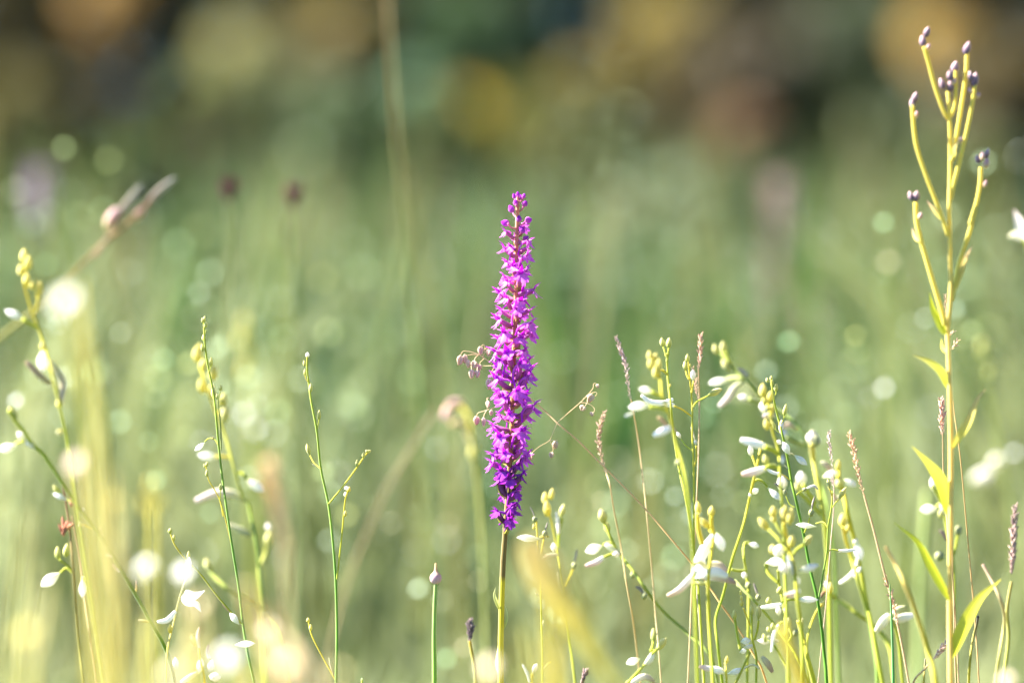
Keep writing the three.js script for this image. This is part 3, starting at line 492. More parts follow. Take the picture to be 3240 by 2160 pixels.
  E.buds([[150, 385, 84, 125, -8], [195, 460, 70, 90], [270, 520, 74, 140, 8], [185, 620, 74, 120, -12], [255, 660, 70, 110], [340, 722, 72, 100, 14], [165, 335, 50, 80]], 'y').bud(360, 835, 76, 160, 6, 's').limb([[300, 830], [345, 800], [355, 760]], 22, 22, YELLOW).bud(235, 1148, 76, 165, -84, 'w').limb([[405, 1155], [330, 1150], [290, 1148]], 22, 24, YELLOW).bud(585, 1365, 92, 160, 125, 'w').limb([[465, 1330], [450, 1290], [490, 1278], [525, 1318]], 22, 26, LIME).strip([[500, 1465], [400, 1430], [300, 1425], [135, 1485]], 62, C(0.6, 0.6, 0.3), C(0.74, 0.62, 0.6));
  use(640, 1500, 1000, 2352);
  E.strip([[360, 455], [290, 420], [190, 375]], 46, C(0.45, 0.45, 0.2), PALE);
  new Plant('white_wildflower', 'blurred hooked green bud stem left of the straw coloured blur', WF, GW, D0 + 0.2, [[490, 480], [470, 590], [425, 700], [430, 880], [450, 1200], [460, 1552]], [30, 30], [C(0.45, 0.45, 0.12), LIME]).bud(492, 480, 62, 120, 8, 's').bud(490, 395, 50, 60, -20, 'v');
  new Plant('white_wildflower', 'blurred drooping green bud shoot near the lower left', WF, GW, D0 + 0.18, [[20, 660], [90, 760], [200, 860], [380, 960], [520, 1100], [600, 1300], [640, 1552]], [34, 20], [C(0.36, 0.42, 0.1), LIME]).bud(45, 680, 60, 120, -25, 's').bud(110, 780, 50, 100, -30, 's');
  // leek bud and the dark sedge spike
  const pod0 = pod(t => { const b = t < 0.55 ? Math.sqrt(Math.max(0, 1 - Math.pow((t - 0.27) / 0.29, 2))) : 0, nk = t > 0.4 ? 0.36 * (1 - 0.62 * (t - 0.4) / 0.6) : 0; return 0.5 * Math.max(0.1, Math.pow(b, 0.9), nk + 0.25 * Math.max(0, 1 - Math.abs(t - 0.5) / 0.12)); }, 14, 22);
  setCol(pod0, t => t < 0.45 ? mix(C(0.50, 0.38, 0.36), C(0.50, 0.32, 0.38), t * 3) : mix(C(0.56, 0.36, 0.32), C(0.70, 0.46, 0.26), (t - 0.4) * 2.4));
  const lk = new Plant('leek_stem', 'straight bluish green leek stem topped by a closed pinkish onion shaped bud', WF, null, D0 - 0.02, [[1738, 800], [1730, 950], [1724, 1200], [1726, 1400], [1728, 1552]], [26, 40], [C(0.26, 0.38, 0.12), C(0.26, 0.42, 0.07)], { wob: 0 });
  const lb = part('flower_bud', pod0, VC(0.2, 0.5), lk.g); lb.position.copy(lk.pt([1737, 738])); lb.scale.set(lk.m(88), lk.m(155), lk.m(88));
  new Plant('sedge_stem', 'short sedge stem with a dark brown spike just left of the orchid stalk', 'sedge', null, D0 - 0.05, [[1990, 1240], [2005, 1320], [2025, 1430], [2035, 1552]], [26, 26], [C(0.45, 0.34, 0.05), C(0.3, 0.3, 0.05)], { wob: 0 }).head([[1990, 1090], [1995, 1160], [1990, 1245]], 46, 34, C(0.14, 0.10, 0.11), C(0.24, 0.18, 0.17), 'spike');
  new Plant('grass_blade', 'tiny green blade tip poking up at the bottom edge between bud stem and leek', 'grass blade', null, D0 + 0.01, [[1187, 1520], [1188, 1552]], [14, 18], [GREEN, LIME], { stem: 'blade' });
}
{ // between the orchid and the right cluster
  use(1600, 1500, 700, 1663);
  new Plant('white_wildflower', 'yellowish stem with round seed capsules, nearest right of the orchid stalk', WF, GW, D0 - 0.03, [[230, 345], [242, 520], [255, 700], [262, 900], [270, 1150], [275, 1400], [275, 1568]], [11, 15], [YELLOW, LIME], { wob: 0.002 })
    .bud(218, 340, 42, 46, 0, 'o').beak([[216, 320], [205, 285], [184, 245]], 14).bud(295, 445, 46, 50, 10, 'o').beak([[298, 425], [306, 395], [315, 362]], 18).limb([[258, 670], [272, 580], [290, 470]], 15, 14, YELLOW).bud(240, 610, 62, 72, 0, 'o').beak([[240, 580], [238, 560], [238, 535]], 14).bud(175, 480, 64, 185, -86, 'w').ped([[320, 470], [300, 460], [262, 470]], 18, YELLOW).strip([[250, 920], [235, 905], [220, 892]], 12, PALE, PALE).strip([[275, 1145], [280, 1115], [284, 1095]], 12, PALE, PALE).strip([[285, 1460], [315, 1425], [345, 1408]], 12, PALE, YELLOW).bud(212, 395, 24, 50, 0, 'y');
  new Plant('white_wildflower', 'blurred yellow green stem with fat buds behind the capsule stem', WF, GW, D0 + 0.09, [[315, 260], [345, 360], [380, 550], [410, 760], [440, 960], [480, 1250], [520, 1568]], [14, 18], [YELLOW, LIME])
    .buds([[295, 178, 50, 96], [346, 150, 48, 94, 8], [312, 258, 68, 128, -5]], 'y').bud(425, 275, 50, 112, 16, 's').limb([[395, 560], [402, 440], [422, 330]], 24, 22, LIME).strip([[400, 450], [395, 370], [382, 285]], 46, C(0.72, 0.66, 0.5), WHITE).bud(360, 555, 50, 76, 0, 'v').strip([[390, 610], [320, 620], [255, 660]], 34, PALE, C(0.7, 0.55, 0.4)).limb([[440, 850], [480, 770], [512, 700]], 18, 16, YELLOW).bud(512, 688, 46, 50, 10, 'o').beak([[518, 660], [530, 610], [537, 565]], 26).strip([[385, 740], [395, 840], [430, 930]], 30, PALE, PALE);
  new Plant('dry_grass', 'straw grass stem with a ragged narrow head, right of the quaking grass fork', 'grass stem', GG, D0 + 0.045, (use(1850, 1020, 650, 1699), [[180, 1250], [210, 1350], [245, 1568], [300, 1850], [345, 2150], [390, 2400], [425, 2650]]), [11, 14], [STRAW, C(0.55, 0.42, 0.18)]).head([[165, 735], [130, 850], [115, 970], [140, 1110], [180, 1260]], 40, 46, C(0.52, 0.36, 0.24), C(0.40, 0.26, 0.22));
  new Plant('dry_grass', 'taller greyish straw grass stem with a narrow head left of the white flowers', 'grass stem', GG, D0 + 0.04, [[385, 640], [440, 950], [490, 1350], [520, 1640], [560, 2080], [590, 2450], [620, 2790]], [11, 15], [STRAW, C(0.56, 0.46, 0.24)]).head([[258, 115], [300, 230], [340, 350], [358, 500], [385, 650]], 36, 50, C(0.46, 0.32, 0.27), C(0.34, 0.26, 0.27));
  new Plant('dry_grass', 'upright rosy straw grass stem rising among the white buds', 'grass stem', GG, D0 + 0.03, [[942, 380], [950, 640], [945, 1000], [930, 1400], [915, 1760], [885, 2250], [865, 2750]], [10, 13], [C(0.52, 0.36, 0.22), STRAW]).head([[958, 95], [957, 240], [942, 385]], 38, 32, C(0.56, 0.38, 0.26), C(0.44, 0.26, 0.22)).head([[893, 365], [915, 480], [925, 560], [945, 640]], 30, 26, C(0.56, 0.40, 0.28), C(0.46, 0.28, 0.22));
  new Plant('white_wildflower', 'sharp stem with two upright twin buds and narrow white flowers beside the rosy grass', WF, GW, D0 - 0.025, [[680, 260], [682, 330], [690, 480], [715, 700], [732, 880], [780, 1200], [830, 1420], [870, 1640], [930, 2080], [960, 2500]], [15, 24], [LIME, LIME])
    .buds([[643, 162, 46, 80, -8], [698, 168, 50, 90, 4]], 'g').ped([[672, 280], [662, 235], [650, 198]], 14).ped([[682, 320], [692, 260], [696, 210]], 16).strip([[735, 635], [640, 668], [540, 655], [465, 600]], 44, WHITE, WHITE).strip([[690, 440], [660, 405], [630, 390]], 22, YELLOW, YELLOW).bud(706, 520, 18, 30, 10, 'y');
  new Plant('white_wildflower', 'blurred stem with bunched yellow buds and broad white flowers behind the twin buds', WF, GW, D0 - 0.12, [[585, 340], [620, 430], [640, 600], [700, 760], [760, 1000], [835, 1280], [870, 1560], [900, 2000], [920, 2500]], [20, 30], [YELLOW, LIME])
    .buds([[540, 275, 56, 84, -10], [584, 290, 50, 80, 10], [548, 342, 60, 100, -8], [612, 360, 62, 130, 4], [590, 410, 60, 110]], 'y').bud(515, 562, 68, 140, -78, 'w').limb([[640, 610], [590, 590], [560, 575]], 30, 32, LIME).bud(455, 690, 86, 190, -98, 'w').limb([[690, 740], [620, 705], [540, 700]], 26, 30, LIME).strip([[410, 745], [370, 765], [335, 775]], 26, PALE, C(0.4, 0.45, 0.5)).strip([[710, 870], [650, 900], [570, 935]], 56, WHITE, WHITE).strip([[690, 870], [640, 810], [605, 780]], 34, ROSY, STRAW).bud(775, 1160, 50, 60, 0, 'o');
  new Plant('white_wildflower', 'slim stem with an egg shaped bud on a side stalk, close to the rosy grass', WF, GW, D0 - 0.02, [[858, 330], [870, 450], [890, 700], [890, 900], [900, 1150], [905, 1400], [905, 1700], [915, 2200], [930, 2700]], [12, 20], [YELLOW, LIME], { wob: 0.003 })
    .buds([[852, 293, 42, 70], [833, 358, 46, 86, -8], [873, 355, 20, 36, 5]], 'g').bud(898, 435, 46, 100, -2, 'v').ped([[862, 470], [845, 430], [838, 400]], 14, YELLOW).ped([[886, 580], [895, 520], [900, 485]], 14, YELLOW).bud(1078, 577, 56, 140, 65, 's').ped([[900, 695], [930, 655], [1020, 608]], 16).ped([[886, 775], [800, 715], [740, 690]], 15, YELLOW).strip([[745, 690], [700, 680], [660, 675]], 44, WHITE, WHITE).ped([[886, 1055], [835, 1015], [800, 965]], 14).bud(780, 932, 36, 62, -30, 'v').beak([[770, 915], [755, 895], [740, 860]], 14).strip([[915, 975], [900, 920], [880, 865]], 22, PALE, C(0.5, 0.42, 0.42)).bud(918, 990, 30, 50, 0, 'v').ped([[905, 1190], [925, 1120], [922, 1020]], 16, YELLOW);
  use(1600, 1500, 700, 1663);
  new Plant('white_wildflower', 'blurred leaning stem with a fat pale bud and drooping white flower left of the cluster', WF, GW, D0 + 0.07, [[745, 370], [800, 500], [860, 600], [930, 690], [1040, 840], [1160, 1000], [1350, 1180], [1525, 1345], [1580, 1500]], [22, 26], [LIME, C(0.26, 0.34, 0.07)])
    .bud(730, 318, 84, 124, -16, 's').bud(762, 395, 56, 90, -10, 'g').bud(665, 560, 84, 145, -110, 'w').ped([[835, 575], [800, 515], [735, 528]], 22).strip([[865, 605], [800, 560], [750, 525]], 46, C(0.5, 0.5, 0.2), WHITE).strip([[740, 620], [690, 660], [600, 690]], 42, WHITE, C(0.7, 0.5, 0.45)).ped([[860, 605], [800, 600], [740, 622]], 22).bud(830, 600, 50, 60, 90, 'v').bud(955, 755, 40, 50, 0, 'o').bud(1045, 915, 46, 60, 20, 'o').beak([[1040, 900], [1010, 860], [980, 845]], 24);
  new Plant('white_wildflower', 'small white budded shoot at the bottom edge between the two straw stems', WF, GW, D0 - 0.05, [[1110, 1320], [1060, 1410], [1000, 1480], [940, 1545], [900, 1600]], [18, 24], [LIME, LIME])
    .bud(1110, 1205, 44, 104, 0, 'g').limb([[1090, 1330], [1105, 1290], [1110, 1250]], 18, 18, LIME).bud(1170, 1280, 58, 128, 38, 's').limb([[1080, 1370], [1110, 1340], [1140, 1315]], 20, 22, LIME).bud(960, 1405, 76, 112, -110, 'w').strip([[1110, 1345], [1085, 1395], [1050, 1430]], 48, WHITE, PALE).strip([[940, 1568], [1050, 1522], [1120, 1560]], 44, WHITE, STRAW);
  new Plant('dry_stem', 'stubby withered brown head at the bottom edge right of the orchid', 'dry stem', null, D0 - 0.03, [[585, 1530], [575, 1568], [570, 1640]], [30, 22], [C(0.2, 0.13, 0.12), ROSY]).head([[605, 1472], [590, 1510], [575, 1560]], 44, 16, C(0.22, 0.14, 0.13), C(0.46, 0.34, 0.32), 'withered_head');
  new Plant('white_wildflower', 'two white buds at the bottom edge just right of the orchid stalk', WF, GW, D0 - 0.06, [[200, 1500], [195, 1568], [190, 1640]], [20, 24], [YELLOW, YELLOW]).bud(218, 1458, 40, 84, 25, 'v').strip([[180, 1568], [165, 1500], [128, 1430]], 34, WHITE, WHITE);
  new Plant('dry_grass', 'hair thin pale stem crossing under the open white flower', 'grass stem', GG, D0, [[1428, 755], [1450, 1050], [1470, 1320], [1485, 1568]], [8, 9], [C(0.62, 0.52, 0.44), STRAW]).head([[1400, 470], [1412, 560], [1420, 650], [1430, 770]], 24, 18, C(0.5, 0.42, 0.4), C(0.6, 0.5, 0.42));
}
{ // the right cluster
  use(2200, 1020, 600, 1568);
  const a = []; for (const p of [[628, 480], [640, 560], [660, 680], [690, 800], [715, 900], [735, 980], [770, 1150], [800, 1330], [830, 1450]]) a.push(full(p));
  use(2200, 1560, 560, 1463); for (const p of [[895, 330], [950, 620], [1010, 870], [1045, 1100], [1070, 1350], [1088, 1568]]) a.push(full(p));
  use(0, 0, 1, 1);
  const L = new Plant('white_wildflower', 'sharp deep green stem with bent side shoot and white flowers in the right cluster', WF, GW, D0 - 0.004, a, [5.5, 12.5], [LIME, C(0.10, 0.26, 0.02)], { wob: 0.002 });
  use(2200, 1020, 600, 1568);
  L.buds([[598, 478, 30, 46, -20], [630, 460, 26, 42, 8], [637, 500, 28, 52], [670, 537, 38, 74, 8], [745, 722, 40, 100, 10], [645, 842, 38, 98, -24]]).ped([[708, 838], [728, 808], [740, 768]], 9).ped([[712, 915], [690, 905], [662, 880]], 10).ped([[662, 600], [670, 585], [670, 570]], 9).bud(712, 862, 42, 125, 5, 'v').bud(755, 1042, 96, 128, -28, 'w').bud(694, 990, 46, 56, -60, 'v').bud(872, 1135, 68, 140, 128, 'w').ped([[775, 1080], [805, 1085], [822, 1098]], 12, PALE).ped([[782, 1300], [745, 1270], [705, 1250]], 10, YELLOW).strip([[710, 1255], [640, 1240], [562, 1190]], 26, WHITE, WHITE).bud(694, 1250, 30, 46, -75, 'v')
    .bud(745, 1405, 38, 54, -15, 'o').beak([[735, 1385], [695, 1358], [660, 1328]], 18).ped([[826, 1527], [785, 1505], [752, 1435]], 10).bud(905, 1380, 40, 40, 60, 'o').strip([[925, 1370], [985, 1352], [1018, 1382]], 22, WHITE, C(0.5, 0.44, 0.42)).ped([[836, 1428], [860, 1405], [890, 1390]], 11).strip([[775, 1210], [750, 1190], [740, 1178]], 10, PALE, PALE);
  use(2200, 1560, 560, 1463);
  L.bud(960, 162, 48, 62, 5, 'o').beak([[964, 135], [975, 75], [990, 30]], 26).ped([[903, 328], [925, 275], [950, 200]], 13).limb([[1020, 880], [1058, 670], [1090, 480], [1100, 280], [1130, 100], [1135, -20]], 18, 13, C(0.16, 0.3, 0.06), LIME).bud(920, 268, 56, 178, -84, 'w').ped([[1098, 285], [1070, 245], [1040, 240], [1000, 250]], 12).strip([[1190, 476], [1260, 475], [1332, 468]], 28, WHITE, WHITE).ped([[1095, 487], [1130, 466], [1190, 476]], 12).bud(1196, 476, 26, 40, 85, 'v').beak([[875, 600], [882, 604]], 10);
  use(2200, 1020, 600, 1568);
  L.bud(1105, 1340, 32, 96, -8, 's').ped([[1134, 1440], [1122, 1400], [1112, 1375]], 10, YELLOW).bud(1220, 1412, 42, 125, 32, 's').ped([[1137, 1530], [1155, 1498], [1190, 1462]], 10).strip([[1150, 1415], [1142, 1395]], 12, PALE, PALE);
  new Plant('dry_grass', 'thin rosy grass stem with a feathery head just right of the deep green stem', 'grass stem', GG, D0 + 0.012, [[1142, 1250], [1150, 1400], [1145, 1568], [1120, 1850], [1085, 2300], [1030, 2850]], [8, 10], [C(0.58, 0.42, 0.36), C(0.6, 0.46, 0.34)], { wob: 0.002 }).head([[1115, 893], [1108, 960], [1120, 1050], [1128, 1140], [1142, 1250]], 28, 34, C(0.60, 0.46, 0.44), C(0.42, 0.30, 0.30)).head([[1118, 1270], [1135, 1330], [1145, 1400]], 22, 12, C(0.60, 0.46, 0.44), C(0.42, 0.30, 0.30));
  new Plant('white_wildflower', 'blurred arching stem leaning left with white flowers above the right cluster', WF, GW, D0 + 0.15, [[215, 250], [310, 370], [430, 490], [560, 640], [740, 760], [880, 900], [970, 1130], [1040, 1330], [1100, 1550], [1150, 1900], [1180, 2700]], [24, 28], [C(0.34, 0.40, 0.08), C(0.24, 0.34, 0.06)])
    .buds([[172, 226, 56, 100, -20], [236, 214, 56, 130, -6]], 's').limb([[300, 350], [270, 290], [250, 250]], 24, 24, LIME).bud(258, 356, 66, 130, -38, 's').bud(198, 485, 84, 180, -104, 'w').limb([[390, 460], [320, 458], [270, 468]], 34, 38, C(0.4, 0.45, 0.15)).strip([[400, 490], [330, 545], [280, 620], [200, 695]], 58, C(0.45, 0.48, 0.2), C(0.74, 0.62, 0.62)).strip([[350, 390], [390, 420], [440, 450]], 60, C(0.55, 0.42, 0.32), PALE).bud(405, 622, 60, 100, -75, 'v').limb([[560, 655], [500, 650], [450, 632]], 34, 34, C(0.36, 0.42, 0.12)).strip([[850, 890], [800, 850], [725, 860]], 56, C(0.5, 0.5, 0.2), C(0.7, 0.5, 0.4)).limb([[900, 1010], [840, 990], [760, 940]], 40, 40, C(0.36, 0.42, 0.12)).bud(740, 920, 60, 80, -60, 'v');
  new Plant('white_wildflower', 'blurred stem with bunched bright yellow buds left of the deep green stem', WF, GW, D0 - 0.09, [[575, 600], [600, 680], [625, 780], [640, 900], [690, 1060], [700, 1250], [720, 1500], [740, 2000], [760, 2600]], [20, 26], [YELLOW, LIME])
    .buds([[560, 560, 78, 120], [622, 612, 56, 105, 8], [575, 640, 60, 100]], 'y').bud(562, 705, 78, 116, 0, 'w').bud(590, 842, 62, 100, -10, 'y').bud(635, 720, 44, 100, 4, 'y').strip([[560, 780], [600, 770], [660, 770]], 40, C(0.5, 0.42, 0.42), PALE).limb([[690, 1090], [640, 1050], [580, 1030]], 44, 44, LIME).strip([[590, 1030], [480, 1000], [375, 968]], 66, WHITE, WHITE).limb([[700, 1210], [640, 1185], [575, 1205]], 34, 34, LIME).strip([[585, 1205], [480, 1240], [385, 1258]], 60, WHITE, C(0.7, 0.5, 0.42)).bud(585, 1140, 70, 110, -15, 's').bud(725, 1140, 48, 90, 0, 'v');
  new Plant('white_wildflower', 'smoothly curved yellow stem forking at the top, left part of the right cluster', WF, GW, D0 - 0.035, [[545, 1010], [520, 1150], [480, 1320], [440, 1500], [395, 1690], [310, 1950], [230, 2260], [170, 2450], [185, 2650], [235, 3060]], [22, 26], [YELLOW, C(0.3, 0.38, 0.03)])
    .bud(460, 1062, 52, 108, -8, 'v').limb([[500, 1190], [490, 1150], [472, 1100]], 20, 20, YELLOW).bud(546, 1022, 46, 92, 10, 'y').bud(496, 1396, 58, 76, 55, 'w').bud(655, 1416, 76, 156, 135, 'w').ped([[482, 1322], [515, 1300], [560, 1315], [600, 1362]], 22, LIME).bud(455, 1425, 26, 40, -10, 'v');
  new Plant('white_wildflower', 'blurred stem with round pale flower heads between the deep green stem and grass spikes', WF, GW, D0 + 0.12, [[965, 1010], [980, 1130], [1010, 1300], [1060, 1568], [1100, 2000], [1120, 2700]], [50, 30], [C(0.5, 0.45, 0.1), LIME]).bud(960, 960, 96, 120, 10, 'v').strip([[1030, 1000], [985, 930], [960, 890]], 50, C(0.5, 0.42, 0.4), PALE).bud(1000, 980, 60, 100, 0, 'o').bud(880, 1290, 88, 120, -8, 'v').limb([[1000, 1500], [940, 1420], [895, 1345]], 36, 36, LIME).bud(720, 1330, 80, 130, 0, 'v').bud(850, 1360, 60, 100, -8, 's').limb([[1060, 1600], [940, 1480], [860, 1400]], 36, 30, LIME);
  new Plant('white_wildflower', 'blurred yellow green stem with a bluish white hanging flower beside the straw spike', WF, GW, D0 + 0.1, [[1200, 1320], [1235, 1450], [1260, 1568], [1330, 1850], [1420, 2300], [1500, 2700]], [40, 34], [YELLOW, LIME])
    .bud(1282, 1322, 84, 120, 118, 'w').bud(1195, 1325, 84, 110, 0, 'g').bud(1110, 1258, 66, 130, 68, 'w').bud(1185, 1180, 50, 100, 5, 'y').strip([[1120, 1220], [1085, 1180], [1040, 1150]], 44, ROSY, PALE).strip([[1200, 1440], [1160, 1460], [1140, 1420]], 40, PALE, ROSY).limb([[1185, 1290], [1188, 1250], [1186, 1210]], 34, 34, YELLOW);
  use(2600, 1300, 640, 1167);
  new Plant('dry_grass', 'straw grass stem with two ragged spike sections leaning at the right of the cluster', 'grass stem', GG, D0 + 0.03, [[245, 480], [300, 680], [360, 920], [400, 1060], [440, 1230], [505, 1568]], [11, 13], [C(0.58, 0.40, 0.22), C(0.55, 0.40, 0.22)], { wob: 0.002 }).head([[160, 122], [185, 220], [212, 360], [245, 480]], 32, 42, C(0.66, 0.48, 0.30), C(0.48, 0.30, 0.20)).head([[365, 955], [400, 1060], [422, 1140], [442, 1235]], 30, 26, C(0.60, 0.42, 0.28), C(0.44, 0.28, 0.20));
  use(2200, 1560, 560, 1463);
  const yl = C(0.40, 0.42, 0.06);
  new Plant('white_wildflower', 'large open white flower with long curled petals at the left of the right cluster', WF, GW, D0 - 0.07, [[150, 330], [130, 520], [110, 700], [112, 1000], [130, 1300], [150, 1568]], [26, 32], [YELLOW, LIME])
    .bud(205, 400, 112, 170, 160, 'w').leaf([[20, 700], [30, 560], [60, 400]], 110, WHITE, WHITE, 0.4, 'petal', V(0.95, 0.1, 0.2)).strip([[30, 580], [90, 460], [160, 340]], 80, WHITE, WHITE).strip([[20, 640], [-50, 720], [-130, 800], [-230, 850]], 54, WHITE, C(0.72, 0.55, 0.4)).strip([[70, 680], [160, 650], [270, 690]], 78, WHITE, WHITE).strip([[60, 690], [200, 700], [340, 740]], 62, WHITE, ROSY).strip([[110, 580], [200, 600], [260, 640]], 60, PALE, C(0.7, 0.5, 0.4)).limb([[120, 640], [40, 570], [-20, 600]], 34, 30, PALE).limb([[110, 740], [0, 745], [-80, 740]], 34, 30, C(0.55, 0.55, 0.2)).bud(25, 120, 60, 110, -5, 'y').bud(135, 150, 66, 92, 4, 'y').limb([[150, 330], [135, 260], [135, 190]], 34, 34, YELLOW).bud(78, 245, 62, 120, -48, 'y').limb([[150, 330], [120, 300], [100, 270]], 30, 30, YELLOW).limb([[60, 420], [30, 300], [20, 170]], 40, 34, YELLOW);
  new Plant('white_wildflower', 'soft stem topped by clustered yellow buds in the middle of the right cluster', WF, GW, D0 - 0.1, [[735, 250], [780, 480], [820, 620], [850, 900], [880, 1150], [900, 1568]], [30, 34], [YELLOW, LIME])
    .buds([[565, 252, 70, 132, -38], [645, 152, 66, 96], [650, 205, 50, 80], [730, 190, 80, 140, -6], [790, 190, 70, 150, 8], [800, 392, 66, 116, 8], [745, 130, 40, 70]], 'y').limb([[765, 480], [690, 380], [610, 300]], 30, 30, yl).limb([[760, 400], [690, 290], [650, 210]], 28, 26, yl).bud(690, 480, 90, 116, 20, 'v').bud(645, 465, 80, 90, -10, 'y').bud(935, 620, 82, 185, 72, 'w').bud(735, 620, 84, 112, -20, 'v').bud(842, 715, 60, 80, 150, 'w').strip([[740, 843], [800, 838], [870, 805]], 46, C(0.66, 0.42, 0.3), WHITE).bud(930, 395, 54, 120, 36, 's').limb([[810, 510], [840, 465], [900, 425]], 24, 24, LIME).strip([[760, 520], [790, 600], [810, 680]], 60, WHITE, PALE);
  new Plant('white_wildflower', 'green stem with a curled stalk holding a broad white flower inside the right cluster', WF, GW, D0 - 0.045, [[685, 640], [700, 780], [735, 950], [755, 1200], [770, 1400], [785, 1568]], [20, 24], [LIME, LIME])
    .bud(655, 568, 92, 160, 82, 'w').limb([[690, 745], [630, 690], [592, 640], [588, 590]], 30, 38, LIME, yl, 'flower_stalk').bud(702, 802, 60, 68, 10, 'g').bud(920, 880, 62, 198, 90, 'w').ped([[738, 920], [765, 885], [840, 878]], 24, LIME).strip([[720, 918], [640, 935], [545, 945]], 38, WHITE, WHITE).bud(610, 886, 50, 64, 0, 'g').bud(690, 972, 50, 80, 0, 'v').bud(740, 982, 46, 80, 8, 'g').bud(776, 1070, 50, 108, 4, 's').limb([[760, 1250], [800, 1180], [780, 1110]], 20, 20, LIME).strip([[690, 1085], [655, 1160], [630, 1310]], 46, C(0.7, 0.7, 0.55), WHITE).ped([[740, 1072], [715, 1068], [690, 1088]], 22).bud(575, 1195, 44, 76, -20, 'g').bud(572, 1226, 54, 110, -80, 'v').limb([[780, 1480], [720, 1370], [650, 1255], [600, 1220]], 22, 22, LIME).bud(830, 1155, 50, 60, 20, 'o').bud(605, 1125, 36, 50, -5, 'g').bud(640, 1098, 36, 60, 5, 'g');
  new Plant('white_wildflower', 'small upright shoots with green buds low in the left of the right cluster', WF, GW, D0 - 0.02, [[467, 1010], [470, 1180], [505, 1350], [505, 1568]], [18, 22], [LIME, LIME])
    .bud(467, 965, 42, 96, 0, 'g').buds([[384, 905, 36, 64, -5], [376, 822, 26, 42], [382, 862, 28, 44]], 'y').limb([[468, 1130], [440, 1050], [400, 950]], 14, 12, YELLOW).bud(526, 985, 50, 136, 4, 's').limb([[490, 1210], [515, 1130], [525, 1050]], 20, 20, LIME).bud(325, 1005, 48, 84, 0, 'g').limb([[375, 1300], [350, 1180], [328, 1040]], 26, 22, LIME).bud(415, 1222, 76, 88, 80, 'w').bud(446, 1268, 40, 94, 80, 'v').bud(395, 1306, 52, 66, 75, 'w').limb([[320, 1600], [400, 1430], [455, 1310]], 24, 20, yl).bud(332, 1476, 60, 158, 72, 'w').ped([[535, 1450], [480, 1418], [405, 1448]], 18, PALE).strip([[550, 1350], [600, 1410], [640, 1480]], 50, PALE, ROSY);
  new Plant('white_wildflower', 'two narrow white petals at the bottom edge left of the right cluster', WF, GW, D0 - 0.04, [[250, 1400], [255, 1480], [260, 1568]], [18, 20], [YELLOW, LIME]).bud(262, 1375, 34, 70, 8, 'y').strip([[240, 1475], [190, 1465], [135, 1440]], 56, WHITE, WHITE).strip([[150, 1450], [95, 1448], [35, 1430]], 44, WHITE, C(0.7, 0.5, 0.4));
  new Plant('white_wildflower', 'small white drooping bud on a hooked stalk between the white flower and yellow buds', WF, GW, D0 + 0.06, [[400, 450], [405, 540], [420, 640], [440, 800], [440, 1100], [430, 1568]], [22, 24], [LIME, LIME]).bud(485, 428, 62, 92, 105, 'w').limb([[402, 455], [415, 412], [450, 408]], 24, 26, LIME).bud(408, 680, 46, 70, 0, 'v').limb([[420, 640], [350, 640], [300, 630]], 24, 22, LIME).bud(440, 762, 52, 58, 0, 'o').bud(360, 760, 44, 52, -20, 'o');
  new Plant('white_wildflower', 'diagonal green stem crossing down through the right cluster', WF, GW, D0 + 0.05, [[330, 720], [400, 800], [500, 900], [620, 1040], [760, 1230], [860, 1400], [930, 1568]], [22, 24], [C(0.3, 0.38, 0.1), LIME]).bud(522, 862, 46, 56, 0, 'o').beak([[522, 840], [505, 800], [485, 745]], 28).strip([[700, 1230], [660, 1220], [600, 1180]], 32, PALE, PALE);
  new Plant('grass_blade', 'broad yellow green grass blade rising left of the deep green stem base', 'grass blade', null, D0 - 0.04, [[852, 1055], [890, 1190], [930, 1360], [985, 1568]], [30, 56], [YELLOW, LIME], { stem: 'blade', trans: 0.35 }).strip([[870, 1130], [885, 1080], [890, 1030]], 20, YELLOW, PALE);
  new Plant('white_wildflower', 'yellow budded shoot leaning out right of the deep green stem base', WF, GW, D0 + 0.06, [[1045, 920], [1000, 985], [960, 1080], [930, 1200], [925, 1400], [940, 1568]], [16, 20], [YELLOW, LIME]).bud(1046, 918, 40, 84, 40, 'y').bud(1120, 782, 50, 100, 0, 'y').bud(1100, 700, 36, 62, -5, 'y').strip([[1035, 865], [1060, 825], [1085, 795]], 22, C(0.2, 0.15, 0.12), C(0.6, 0.3, 0.1));
  new Plant('white_wildflower', 'blurred arching green stem sweeping down right of the thin rosy grass', WF, GW, D0 + 0.13, [[1080, 790], [1170, 870], [1250, 925], [1350, 1000], [1463, 1080], [1600, 1250], [1650, 1568]], [38, 34], [yl, LIME]).bud(1100, 760, 60, 80, -20, 'v');
  new Plant('white_wildflower', 'blurred stem with a big white hanging flower and long withered petal', WF, GW, D0 + 0.1, [[1225, 280], [1250, 400], [1300, 560], [1340, 700], [1400, 900], [1450, 1100], [1500, 1400], [1510, 1568]], [30, 34], [YELLOW, C(0.22, 0.34, 0.06)])
    .bud(1220, 225, 72, 124, 0, 'y').bud(1255, 300, 46, 90, 20, 'y').bud(1352, 475, 88, 165, 165, 'w').bud(1328, 400, 46, 60, 0, 'v').strip([[1350, 530], [1320, 640], [1265, 700], [1195, 745]], 60, PALE, WHITE).strip([[1310, 690], [1350, 650], [1370, 610]], 30, WHITE, WHITE);
}
